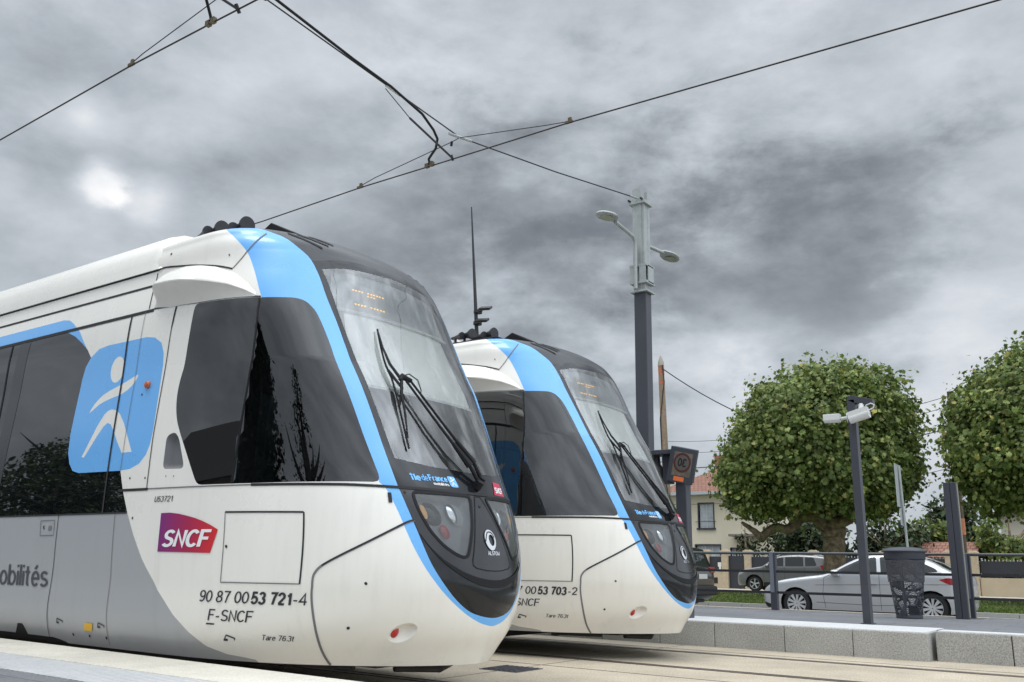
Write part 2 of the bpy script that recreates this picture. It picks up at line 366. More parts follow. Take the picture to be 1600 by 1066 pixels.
def S0(a, z):
    a, z = np.broadcast_arrays(np.asarray(a, float), np.asarray(z, float))
    z = np.clip(z, ZLO, ZHI)
    th = np.interp(np.abs(a), ARC, _tt); x, y = sec(th, z)
    x = x - np.maximum(np.abs(a) - A1, 0)
    return np.stack([x, YC - np.sign(a) * y, z], -1)
def SN(a, z):
    a = np.asarray(a, float); z = np.asarray(z, float); e = 0.012
    da = S0(a + e, z) - S0(a - e, z)
    zu = np.minimum(z + e, ZHI); zd = np.maximum(z - e, ZLO)
    dz = S0(a, zu) - S0(a, zd)
    n = np.cross(dz, da); l = np.linalg.norm(n, axis=-1, keepdims=True); n = n / np.maximum(l, 1e-9)
    P = S0(a, z); o = np.stack([P[..., 0] + 7.5, P[..., 1] - YC, P[..., 2] - 1.8], -1)
    s = np.sign(np.sum(n * o, -1, keepdims=True)); s[s == 0] = 1
    return n * s
def S(a, z, off=0.0):
    a, z = np.broadcast_arrays(np.asarray(a, float), np.asarray(z, float))
    P = S0(a, z) - RT
    if np.any(np.asarray(off) != 0): P = P + SN(a, z) * np.asarray(off)[..., None]
    return P

def densify(poly, d, closed=True):
    out = []; n = len(poly)
    for i in range(n if closed else n - 1):
        p = poly[i]; q = poly[(i + 1) % n]; L = math.hypot(q[0] - p[0], q[1] - p[1]); k = max(1, int(math.ceil(L / d)))
        for j in range(k): out.append((p[0] + (q[0] - p[0]) * j / k, p[1] + (q[1] - p[1]) * j / k))
    if not closed: out.append(poly[-1])
    return out
def catmull(pts, k=6):
    out = []
    for i in range(len(pts) - 1):
        p0 = pts[max(i - 1, 0)]; p1 = pts[i]; p2 = pts[i + 1]; p3 = pts[min(i + 2, len(pts) - 1)]
        for j in range(k):
            t = j / k
            out.append(tuple(0.5 * (2*p1[c] + (p2[c] - p0[c]) * t + (2*p0[c] - 5*p1[c] + 4*p2[c] - p3[c]) * t*t + (3*p1[c] - p0[c] - 3*p2[c] + p3[c]) * t**3) for c in range(len(p1))))
    out.append(pts[-1]); return out
def smooth_closed(poly, k=4):
    n = len(poly); out = []
    for i in range(n):
        p0, p1, p2, p3 = poly[i - 1], poly[i], poly[(i + 1) % n], poly[(i + 2) % n]
        for j in range(k):
            t = j / k
            out.append(tuple(0.5 * (2*p1[c] + (p2[c] - p0[c]) * t + (2*p0[c] - 5*p1[c] + 4*p2[c] - p3[c]) * t*t + (3*p1[c] - p0[c] - 3*p2[c] + p3[c]) * t**3) for c in range(2)))
    return out
def round_poly(poly, r, k=4):
    out = []; n = len(poly)
    for i in range(n):
        p = Vector(poly[i]); a = Vector(poly[i - 1]); b = Vector(poly[(i + 1) % n])
        da = (a - p); db = (b - p); ra = min(r, da.length * 0.45); rb = min(r, db.length * 0.45)
        s = p + da.normalized() * ra; e = p + db.normalized() * rb
        for j in range(k + 1):
            t = j / k; q = s * (1 - t)**2 + p * 2*t*(1 - t) + e * t*t; out.append((q.x, q.y))
    return out
def cdt(outer, regions, pts, dens=0.045):
    """regions: list of (name, polygon), later ones on top. Returns points, triangles, region name per triangle."""
    V = []; F = []
    for _, poly in [('_', outer)] + regions:
        if sum(poly[i-1][0]*poly[i][1] - poly[i][0]*poly[i-1][1] for i in range(len(poly))) < 0: poly = poly[::-1]
        b = len(V); dd = densify(poly, dens); V += dd; F.append(list(range(b, b + len(dd))))
    V += list(pts)
    r = geometry.delaunay_2d_cdt([Vector(p) for p in V], [], F, 0, 1e-5, True)
    P = np.array([tuple(v) for v in r[0]]); tris = []; nm = []
    for f, of in zip(r[2], r[5]):
        if 0 not in of: continue
        k = max(of); tris.append(tuple(f)); nm.append('_' if k == 0 else regions[k - 1][0])
    return P, tris, nm
def inside(poly, p):
    c = False; n = len(poly); x, y = p
    for i in range(n):
        x0, y0 = poly[i]; x1, y1 = poly[i - 1]
        if (y0 > y) != (y1 > y) and x < (x1 - x0) * (y - y0) / (y1 - y0) + x0: c = not c
    return c
def grid_in(poly, d):
    xs = [p[0] for p in poly]; ys = [p[1] for p in poly]; out = []
    x = min(xs) + d / 2
    while x < max(xs):
        y = min(ys) + d / 2
        while y < max(ys):
            if inside(poly, (x, y)): out.append((x, y))
            y += d
        x += d
    return out
def dist_poly(poly, P):
    A = np.array(poly); B = np.roll(A, -1, 0); d = B - A
    t = np.clip(((P[:, None, :] - A) * d).sum(-1) / np.maximum((d * d).sum(-1), 1e-12), 0, 1)
    return np.sqrt((((A + t[..., None] * d) - P[:, None, :]) ** 2).sum(-1).min(1))

# paint and opening outlines on the unrolled skin: (distance round the nose, height)
INNER = catmull([(1.95, 3.94), (1.72, 3.82), (1.43, 3.71), (1.29, 3.655), (1.18, 3.55), (1.06, 3.43), (0.945, 3.255), (0.805, 2.96), (0.737, 2.753), (0.692, 2.5), (0.677, 2.25), (0.68, 2.0),
                 (0.69, 1.8), (0.70, 1.6), (0.697, 1.48), (0.688, 1.35), (0.672, 1.2), (0.645, 1.04), (0.595, 0.91), (0.50, 0.768), (0.375, 0.668), (0.24, 0.628), (0.10, 0.612), (0.0, 0.610)], 4)
OUT_T = catmull([(2.55, 3.94), (2.36, 3.80), (2.16, 3.67), (1.985, 3.53), (1.88, 3.39), (1.77, 3.22), (1.68, 3.05)], 4)
OUT_B = catmull([(1.205, 3.05), (1.08, 3.026), (0.972, 2.942), (0.912, 2.815), (0.863, 2.64), (0.836, 2.39), (0.82, 2.148), (0.81, 1.857), (0.803, 1.56), (0.787, 1.46), (0.77, 1.35), (0.752, 1.2),
                 (0.722, 1.065), (0.658, 0.915), (0.554, 0.772), (0.405, 0.650), (0.25, 0.582), (0.10, 0.556), (0.0, 0.552)], 4)
REG = {}
REG['blue'] = OUT_T[:-1] + [(1.665, 3.025), (1.2, 3.02)] + [(a + (0.03 if z > 1.528 else 0), z - (0.03 if z > 2.85 else 0)) for a, z in OUT_B[1:]] + [(0.0, 0.610)] + INNER[::-1]
REG['mask'] = INNER + [(0.0, 3.94)]
REG['roofdark'] = [p for p in INNER if p[1] > 3.418] + [(1.03, 3.418), (0.76, 3.469), (0.494, 3.50), (0.2, 3.508), (0.0, 3.508), (0.0, 3.94)]
REG['headunit'] = [(0.0, 1.519), (0.70, 1.519), (0.692, 1.40), (0.665, 1.22), (0.62, 1.12), (0.526, 1.020), (0.39, 0.945), (0.235, 0.900), (0.12, 0.886), (0.0, 0.882)]
REG['windscreen'] = catmull([(0.0, 3.432), (0.298, 3.416), (0.643, 3.397), (0.927, 3.345)], 3) + catmull([(0.90, 3.30), (0.84, 3.2), (0.762, 3.03), (0.69, 2.8), (0.642, 2.6), (0.615, 2.4), (0.613, 2.15), (0.622, 1.9), (0.630, 1.745)], 3) + [(0.345, 1.706), (0.0, 1.693)]
REG['lens'] = round_poly([(0.612, 1.50), (0.075, 1.50), (0.178, 1.262), (0.315, 1.035), (0.40, 1.05), (0.50, 1.115), (0.575, 1.22), (0.612, 1.36)], 0.05, 4)
REG['sidewin'] = round_poly([(2.812, 3.061), (1.676, 3.037), (1.205, 3.038), (1.086, 3.015), (0.985, 2.937), (0.925, 2.809), (0.876, 2.635), (0.85, 2.39), (0.832, 2.146), (0.822, 1.855), (0.815, 1.560), (1.835, 1.548), (2.476, 1.548),
                             (2.70, 1.815), (2.83, 1.97), (2.91, 2.08), (2.955, 2.20), (2.972, 2.33), (2.96, 2.45), (2.90, 2.72)], 0.06, 3)
REG['handle'] = round_poly([(3.00, 1.96), (2.975, 1.69), (2.70, 1.682), (2.70, 1.72), (2.83, 1.93), (2.90, 1.985)], 0.05, 4)
REG['hole'] = smooth_closed([(0.764, 0.54), (0.769, 0.563), (0.788, 0.578), (0.818, 0.585), (0.854, 0.581), (0.892, 0.568), (0.924, 0.546), (0.946, 0.521), (0.954, 0.494), (0.947, 0.471), (0.927, 0.455), (0.896, 0.448), (0.861, 0.452), (0.826, 0.466), (0.796, 0.488), (0.773, 0.513)], 2)
SQL = [(4.318, 2.773), (4.385, 2.69), (4.415, 2.58), (4.437, 2.326), (4.455, 2.066), (4.44, 1.90), (4.39, 1.80), (4.32, 1.735), (4.214, 1.712)]
REG['pass'] = [(AMAX - 0.4, 3.085), (4.826, 3.085), (4.66, 3.02), (4.52, 2.94), (4.40, 2.86)] + SQL + [(3.568, 1.704), (3.49, 1.53), (3.391, 1.353), (AMAX - 0.4, 1.353)]
REG['blueband'] = [(AMAX - 0.4, 3.235), (4.98, 3.235), (4.86, 3.215), (4.76, 3.165), (4.60, 3.06), (4.318, 2.773), (4.40, 2.86), (4.52, 2.94), (4.66, 3.02), (4.826, 3.085), (AMAX - 0.4, 3.085)]
REG['bluesq'] = SQL + [(3.568, 1.704), (3.433, 1.712), (3.31, 1.75), (3.23, 1.82), (3.19, 1.91), (3.175, 2.03), (3.172, 2.57), (3.185, 2.68), (3.235, 2.775), (3.34, 2.835), (3.469, 2.856), (4.06, 2.856), (4.20, 2.84)]
REG['grey'] = [(AMAX, 1.353), (3.391, 1.353), (3.274, 1.176), (3.104, 0.96), (2.919, 0.754), (2.70, 0.585), (2.50, 0.466), (2.30, 0.372), (2.101, 0.325), (1.935, 0.309), (1.85, 0.297), (1.825, 0.28), (AMAX, 0.28)]
REG['under'] = [(AMAX, 0.28), (AMAX, 0.321), (5.089, 0.323), (5.03, 0.385), (5.01, 0.41), (4.93, 0.412), (4.905, 0.39), (4.87, 0.321), (4.45, 0.319), (4.35, 0.308), (4.26, 0.292), (4.22, 0.28)]
DIVIDER = catmull([(1.70, 3.03), (1.80, 2.75), (1.925, 2.49), (1.995, 2.235), (2.036, 2.011), (2.061, 1.792), (2.081, 1.55)], 4)
FIG_HEAD = [(3.855 + 0.105 * math.cos(t) * 0.98, 2.61 + 0.118 * math.sin(t)) for t in np.linspace(0, 2 * np.pi, 24, endpoint=False)]
FIG_ARM = smooth_closed([(4.197, 2.245), (4.126, 2.33), (4.006, 2.40), (3.86, 2.44), (3.713, 2.475), (3.58, 2.515), (3.52, 2.528), (3.535, 2.49), (3.60, 2.43), (3.718, 2.38), (3.886, 2.352), (4.05, 2.315)], 2)
FIG_LEG = [(3.839, 2.250), (3.765, 2.235), (3.70, 2.195), (3.62, 2.11), (3.539, 1.995), (3.443, 1.856), (3.589, 1.856), (3.68, 1.955), (3.76, 2.055), (3.82, 2.115), (3.874, 2.135), (3.93, 2.105), (4.001, 2.035), (4.167, 1.846), (4.207, 1.852), (4.148, 1.938), (4.028, 2.12), (3.945, 2.215), (3.895, 2.242)]

def build_skin(root):
    outer = [(0, ZLO), (AMAX, ZLO), (AMAX, ZHI), (0, ZHI)]
    order = ['grey', 'under', 'blueband', 'pass', 'bluesq', 'blue', 'mask', 'roofdark', 'headunit', 'windscreen', 'lens', 'sidewin', 'handle', 'hole']
    regs = [(k, REG[k]) for k in order] + [('fig', FIG_HEAD), ('fig', FIG_ARM), ('fig', FIG_LEG)]
    pts = []
    zs = np.unique(np.concatenate([np.linspace(ZLO, 0.6, 10), np.arange(0.64, 3.5, 0.045), np.linspace(3.5, ZHI, 16)]))
    for a in list(np.arange(0.02, 3.2, 0.045)) + list(np.arange(3.4, AMAX, 0.3)):
        pts += [(float(a), float(z)) for z in zs]
    for k, d in (('lens', 0.018), ('hole', 0.012), ('handle', 0.02)): pts += grid_in(REG[k], d)
    P, T, NM = cdt(outer, regs, pts, 0.045)
    a, z = P[:, 0], P[:, 1]
    W = S(a, z); Nn = SN(np.maximum(a, 1e-3), z)
    Nn[np.abs(a) < 1e-4, 1] = 0; Nn /= np.linalg.norm(Nn, axis=1, keepdims=True)
    Np = Nn.copy()                      # cab side panes are flatter than the painted skin round them
    ids = np.array(sorted({i for t, n in zip(T, NM) if n == 'sidewin' for i in t})); dv = np.array(DIVIDER)[::-1]
    fr_ = a[ids] < np.interp(z[ids], dv[:, 1], dv[:, 0])
    for g_ in (fr_, ~fr_):
        m_ = Nn[ids[g_]].mean(0); m_ /= np.linalg.norm(m_); Np[ids[g_]] = 0.35 * Nn[ids[g_]] + 0.65 * m_
    Np /= np.linalg.norm(Np, axis=1, keepdims=True)
    def emit(name, names, mats, idx=None, off=None, sides=(1, -1), parent=root, merge=True):
        sel = [(t, n) for t, n in zip(T, NM) if n in names]
        out = []
        groups = [sides] if merge else [(s,) for s in sides]
        for gs in groups:
            mb = MB(); nrm = []
            for sgn in gs:
                used = sorted({i for t, _ in sel for i in t}); mp = {i: j for j, i in enumerate(used)}
                w = W[used].copy(); nn = (Np if 'sidewin' in names else Nn)[used].copy()
                if off is not None: w = w + nn * off(P[used])[:, None]
                if sgn < 0: w[:, 1] *= -1; nn[:, 1] *= -1
                b = len(mb.v); mb.v += [tuple(p) for p in w.tolist()]; nrm += nn.tolist()
                for t, n in sel:
                    f = [b + mp[i] for i in t]
                    p0, p1, p2 = (w[mp[t[0]]], w[mp[t[1]]], w[mp[t[2]]])
                    if np.dot(np.cross(p1 - p0, p2 - p0), nn[mp[t[0]]]) < 0: f = f[::-1]
                    mb.f.append(tuple(f)); mb.m.append(idx[n] if idx else 0)
            if off is None: mb.n = nrm
            out.append(mb.build(name, mats, parent, smooth='all', fixn=False))
        return out
    idx = {'_': 0, 'fig': 0, 'blue': 1, 'blueband': 1, 'bluesq': 1, 'grey': 2, 'mask': 3, 'roofdark': 4, 'headunit': 5, 'under': 6}
    body = emit('body', set(idx), [M['white'], M['blue'], M['grey'], M['blackgloss'], M['roofdark'], M['maskgrey'], M['black']], idx)[0]
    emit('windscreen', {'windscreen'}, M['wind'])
    emit('cab_side_window', {'sidewin'}, M['cabglass'], merge=False)
    emit('passenger_window', {'pass'}, M['privacy'], merge=False)
    emit('tow_pocket', {'hole'}, M['white'], off=lambda p: -np.minimum(dist_poly(REG['hole'], p) * 1.3, 0.06) * (1.25 - (p[:, 0] - 0.76) / 0.25), merge=False)
    emit('door_handle', {'handle'}, M['softgap'], off=lambda p: -np.minimum(dist_poly(REG['handle'], p) * 2.0, 0.05), merge=False)
    lenses = emit('headlight', {'lens'}, M['lampgrey'], off=lambda p: -np.minimum(dist_poly(REG['lens'], p) * 1.6, 0.075), merge=False)
    for o, s in zip(lenses, (1, -1)):
        emit('lens_cover', {'lens'}, M['lampglass'], off=lambda p: np.full(len(p), -0.003), sides=(s,), parent=o)
        def disc(nm, ac, zc, rad, m, depth=-0.055, tall=1.0):
            mb = MB(); k = 24
            aa = [ac + rad * math.cos(2*math.pi*i/k) for i in range(k)]; zz = [zc + tall * rad * math.sin(2*math.pi*i/k) for i in range(k)]
            rim = S(np.array(aa), np.array(zz), np.full(k, depth)); r2 = S(np.array([ac + (x - ac) * 0.6 for x in aa]), np.array([zc + (x - zc) * 0.6 for x in zz]), np.full(k, depth + rad * 0.32))
            c = S(np.array([ac]), np.array([zc]), np.array([depth + rad * 0.45]))
            P3 = np.concatenate([rim, r2, c]);
            if s < 0: P3[:, 1] *= -1
            f = [(i, (i + 1) % k, k + (i + 1) % k, k + i) for i in range(k)] + [(k + i, k + (i + 1) % k, 2 * k) for i in range(k)]
            mb.add(P3.tolist(), f); mb.build(nm, m, o, smooth=True)
        disc('lamp_housing', 0.478, 1.368, 0.088, M['maskgrey'], -0.068)
        disc('indicator_lamp', 0.556, 1.368, 0.024, M['amberlit'], -0.035, 2.2)
        disc('lamp_housing', 0.245, 1.372, 0.085, M['cabgrey'], -0.068)
        disc('beam_lamp', 0.292, 1.375, 0.045, M['chrome'], -0.045, 1.6)
        disc('tail_lamp', 0.417, 1.235, 0.042, M['red'], -0.055, 1.25)
    # roof lid and rear end
    mb = MB(); rr = []
    for s in (1, -1):
        aa = np.concatenate([np.linspace(0, 3.1, 60), np.linspace(3.2, AMAX, 20)])
        p = S(aa, np.full(len(aa), ZHI)); p[:, 1] *= s; rr.append(p)
    k = len(aa); q = [((x[0]), 0.0, ZHI + 0.02) for x in rr[0]]
    mb.add(rr[0].tolist() + q + rr[1].tolist(), [(i, i + 1, k + i + 1, k + i) for i in range(k - 1)] + [(k + i, k + i + 1, 2*k + i + 1, 2*k + i) for i in range(k - 1)])
    mb.build('roof_lid', M['white'], root, smooth=True)
    mb = MB(); zs = np.linspace(ZLO, ZHI, 24); e = S(np.full(24, AMAX), zs); e2 = e.copy(); e2[:, 1] *= -1
    mb.add(e.tolist() + e2.tolist(), [(i, i + 1, 24 + i + 1, 24 + i) for i in range(23)]); mb.build('rear_gangway', M['black'], root)

def ribbon(mb, pts, w, off, mi=0, dens=0.04, sides=(1,)):
    pts = densify(pts, dens, False); n = len(pts)
    for s in sides:
        A = np.array(pts); t = np.gradient(A, axis=0); t /= np.maximum(np.linalg.norm(t, axis=1, keepdims=True), 1e-9); nv = np.stack([-t[:, 1], t[:, 0]], 1) * w / 2
        L_, R_ = A + nv, A - nv
        P = np.concatenate([S(L_[:, 0], L_[:, 1], np.full(n, off)), S(R_[:, 0], R_[:, 1], np.full(n, off))])
        if s < 0: P[:, 1] *= -1
        mb.add(P.tolist(), [(i, i + 1, n + i + 1, n + i) for i in range(n - 1)], mi)
def patch(name, poly, m, parent, off=0.004, d=0.05, side=1, label=None):
    P, T, NM = cdt(poly, [], grid_in(poly, d), d)
    w = S(P[:, 0], P[:, 1], np.full(len(P), off))
    if side < 0: w[:, 1] *= -1
    mb = MB(); mb.add(w.tolist(), T); return mb.build(name, m, parent, smooth='all')

def _A(cx, cy, rx, ry, a0, a1):
    n = max(4, int(abs(a1 - a0) / 15)); return [(cx + rx * math.cos(R(a0 + (a1 - a0) * i / n)), cy + ry * math.sin(R(a0 + (a1 - a0) * i / n))) for i in range(n + 1)]
_S = lambda k, h: [(x * k, y * h) for x, y in _A(.29, .73, .20, .22, 25, 262) + _A(.29, .27, .22, .22, 82, -155)]
_e = [[(.07, .36), (.425, .36)] + _A(.245, .35, .18, .31, 3, 318)]
GLY = {'0': [_A(.27, .5, .21, .45, 90, 450)], '1': [[(.08, .74), (.20, .78), (.27, .90), (.28, 1)], [(.28, .99), (.28, 0)]], '2': [_A(.27, .70, .2, .25, 175, -35) + [(.09, .09)], [(.05, .05), (.50, .05)]],
 '3': [_A(.26, .73, .18, .22, 165, -90), _A(.26, .27, .21, .23, 90, -165)], '4': [[(.40, 0), (.40, .95), (.05, .28), (.53, .28)]], '5': [[(.46, .95), (.14, .95), (.09, .50)] + _A(.26, .32, .21, .27, 125, -160)],
 '6': [_A(.27, .31, .20, .26, 180, 540), _A(.30, .5, .23, .45, 50, 180) + [(.07, .31)]], '7': [[(.05, .95), (.49, .95), (.33, .55), (.24, 0)]], '8': [_A(.27, .74, .17, .21, -90, 270), _A(.27, .28, .21, .23, 90, 450)],
 '9': [_A(.27, .69, .20, .26, 0, 360), _A(.24, .5, .23, .45, 230, 360) + [(.47, .69)]], '-': [[(.03, .36), (.29, .36)]], 'F': [[(.08, 0), (.08, .95), (.50, .95)], [(.08, .51), (.45, .51)]], 'S': [_S(1, 1)], 's': [_S(.8, .70)],
 'N': [[(.07, 0), (.07, .92), (.48, .08), (.48, 1)]], 'C': [_A(.31, .5, .25, .45, 42, 318)], 'U': [[(.07, 1)] + _A(.28, .3, .21, .25, 180, 360) + [(.49, 1)]], 'T': [[(.02, .95), (.52, .95)], [(.27, .95), (.27, 0)]],
 'a': [_A(.23, .50, .16, .17, 165, 0) + [(.40, 0)], _A(.215, .20, .15, .165, 90, 270) + [(.33, .08), (.39, .2)], [(.21, .365), (.40, .40)]], 'r': [[(.07, .7), (.07, 0)], _A(.27, .42, .20, .23, 180, 85)], 'e': _e, 'é': _e + [[(.20, .80), (.32, .98)]],
 't': [[(.14, .93), (.14, .16)] + _A(.23, .15, .09, .10, 180, 285), [(.01, .66), (.28, .66)]], 'm': [[(.07, .7), (.07, 0)], [(.07, .44)] + _A(.20, .46, .13, .20, 180, 0) + [(.33, 0)], [(.33, .44)] + _A(.46, .46, .13, .20, 180, 0) + [(.59, 0)]],
 'o': [_A(.25, .35, .185, .31, 90, 450)], 'b': [[(.07, 1), (.07, 0)], _A(.255, .35, .18, .31, 180, 540)], 'd': [[(.43, 1), (.43, 0)], _A(.24, .35, .18, .31, 0, 360)], 'i': [[(.07, .7), (.07, 0)], [(.07, .99), (.07, .87)]], 'l': [[(.07, 1), (.07, 0)]],
 'î': [[(.09, .7), (.09, 0)], [(-.03, .80), (.09, .96), (.21, .80)]], 'n': [[(.07, .7), (.07, 0)], [(.07, .42)] + _A(.24, .43, .17, .23, 180, 0) + [(.41, 0)]], 'c': [_A(.25, .35, .185, .31, 48, 312)],
 'A': [[(.02, 0), (.28, .97), (.54, 0)], [(.11, .32), (.45, .32)]], 'L': [[(.07, 1), (.07, .05), (.46, .05)]], 'O': [_A(.33, .5, .27, .45, 90, 450)], 'M': [[(.07, 0), (.07, .93), (.33, .06), (.59, .93), (.59, 0)]], '.': [[(.07, 0), (.07, .11)]]}
def text_mesh(txt, bold=0.0, shear=0.0):
    """plain grotesque lettering drawn as flat strokes, cap height 0.70"""
    w = (0.120 + 2.7 * bold) / 2; V = []; F = []; x0 = 0.0; lay = 0
    for ch in txt:
        if ch == ' ': x0 += .30; continue
        G = GLY[ch]; mx = max(p[0] for g in G for p in g)
        for g in G:
            lay = (lay + 1) % 3; n = len(g); closed = math.hypot(g[0][0] - g[-1][0], g[0][1] - g[-1][1]) < 1e-4; b = len(V)
            for i, p in enumerate(g):
                a = g[i - 1] if i > 0 else (g[-2] if closed else None); c = g[i + 1] if i < n - 1 else (g[1] if closed else None)
                d1 = Vector((p[0] - a[0], p[1] - a[1])).normalized() if a else None; d2 = Vector((c[0] - p[0], c[1] - p[1])).normalized() if c else None
                d1 = d1 or d2; d2 = d2 or d1; t = (d1 + d2); t = t.normalized() if t.length > 1e-6 else d1
                k = w / max(0.45, math.cos(t.angle(d1))) if t.length else w
                nx, ny = -t.y * k, t.x * k
                for s_ in (1, -1): V.append((x0 + p[0] + nx * s_, p[1] + ny * s_, lay * 0.0004))
            F += [(b + 2 * i, b + 2 * i + 1, b + 2 * i + 3, b + 2 * i + 2) for i in range(n - 1)]
        x0 += mx + 0.10 + 0.6 * bold * 2
    v = np.array(V); v[:, 0] += v[:, 1] * shear; v[:, 1] *= 0.70
    return v, F
def skin_text(mb, txt, a0, a1, z0, z1, bold=0.0, shear=0.0, mi=0, off=0.004, tilt=0.0, cap=None):
    """lettering on the skin from a0 (left) to a1 (right), baseline z0 to cap height z1"""
    v, f = text_mesh(txt, bold, shear)
    x0, x1 = v[:, 0].min(), v[:, 0].max(); y1 = cap or 0.70
    a = a0 + (v[:, 0] - x0) / (x1 - x0) * (a1 - a0); z = z0 + v[:, 1] / y1 * (z1 - z0) + (v[:, 0] - x0) / (x1 - x0) * tilt
    mb.add(S(a, z, off + v[:, 2]).tolist(), f, mi)
def flat_text(mb, txt, fn, bold=0.0, shear=0.0, mi=0):
    """fn maps unit text coordinates (0..1 across, 0..1 cap height) to a point"""
    v, f = text_mesh(txt, bold, shear); x0, x1 = v[:, 0].min(), v[:, 0].max()
    mb.add([fn((p[0] - x0) / (x1 - x0), p[1] / 0.70) for p in v], f, mi)

def gradient_mat():
    m = bpy.data.materials.new('emblem_purple_to_red'); m.use_nodes = True; nt = m.node_tree; b = nt.nodes['Principled BSDF']; b.inputs['Roughness'].default_value = 0.4
    tc = nt.nodes.new('ShaderNodeTexCoord'); s = nt.nodes.new('ShaderNodeSeparateXYZ'); cr = nt.nodes.new('ShaderNodeValToRGB')
    nt.links.new(tc.outputs['Generated'], s.inputs[0]); nt.links.new(s.outputs[0], cr.inputs[0]); nt.links.new(cr.outputs[0], b.inputs['Base Color'])
    e = cr.color_ramp.elements; e[0].color = (0.17, 0.015, 0.16, 1); e[1].color = (0.62, 0.022, 0.02, 1); e.new(0.5).color = (0.36, 0.012, 0.07, 1)
    return m
M['emblem'] = gradient_mat()

def tram_lettering(root, num_end, unit):
    mb = MB()
    skin_text(mb, '90 87 00', 2.441, 1.975, 0.690, 0.772)
    skin_text(mb, num_end[0], 1.957, 1.632, 0.690, 0.772, bold=0.028)
    skin_text(mb, num_end[1], 1.617, 1.518, 0.692, 0.774)
    skin_text(mb, 'F-SNCF', 2.318, 1.916, 0.560, 0.640)
    mb.build('registration_number', M['text'], root)
    mb = MB(); ribbon(mb, [(2.325, 0.536), (2.245, 0.536)], 0.011, 0.004); mb.build('country_code_underline', M['text'], root)
    mb = MB(); skin_text(mb, unit, 3.02, 2.761, 1.430, 1.474, shear=0.2); mb.build('unit_number', M['text'], root)
    mb = MB(); skin_text(mb, 'Tare 76.3t', 1.812, 1.57, 0.443, 0.480); mb.build('tare_lettering', M['text'], root)

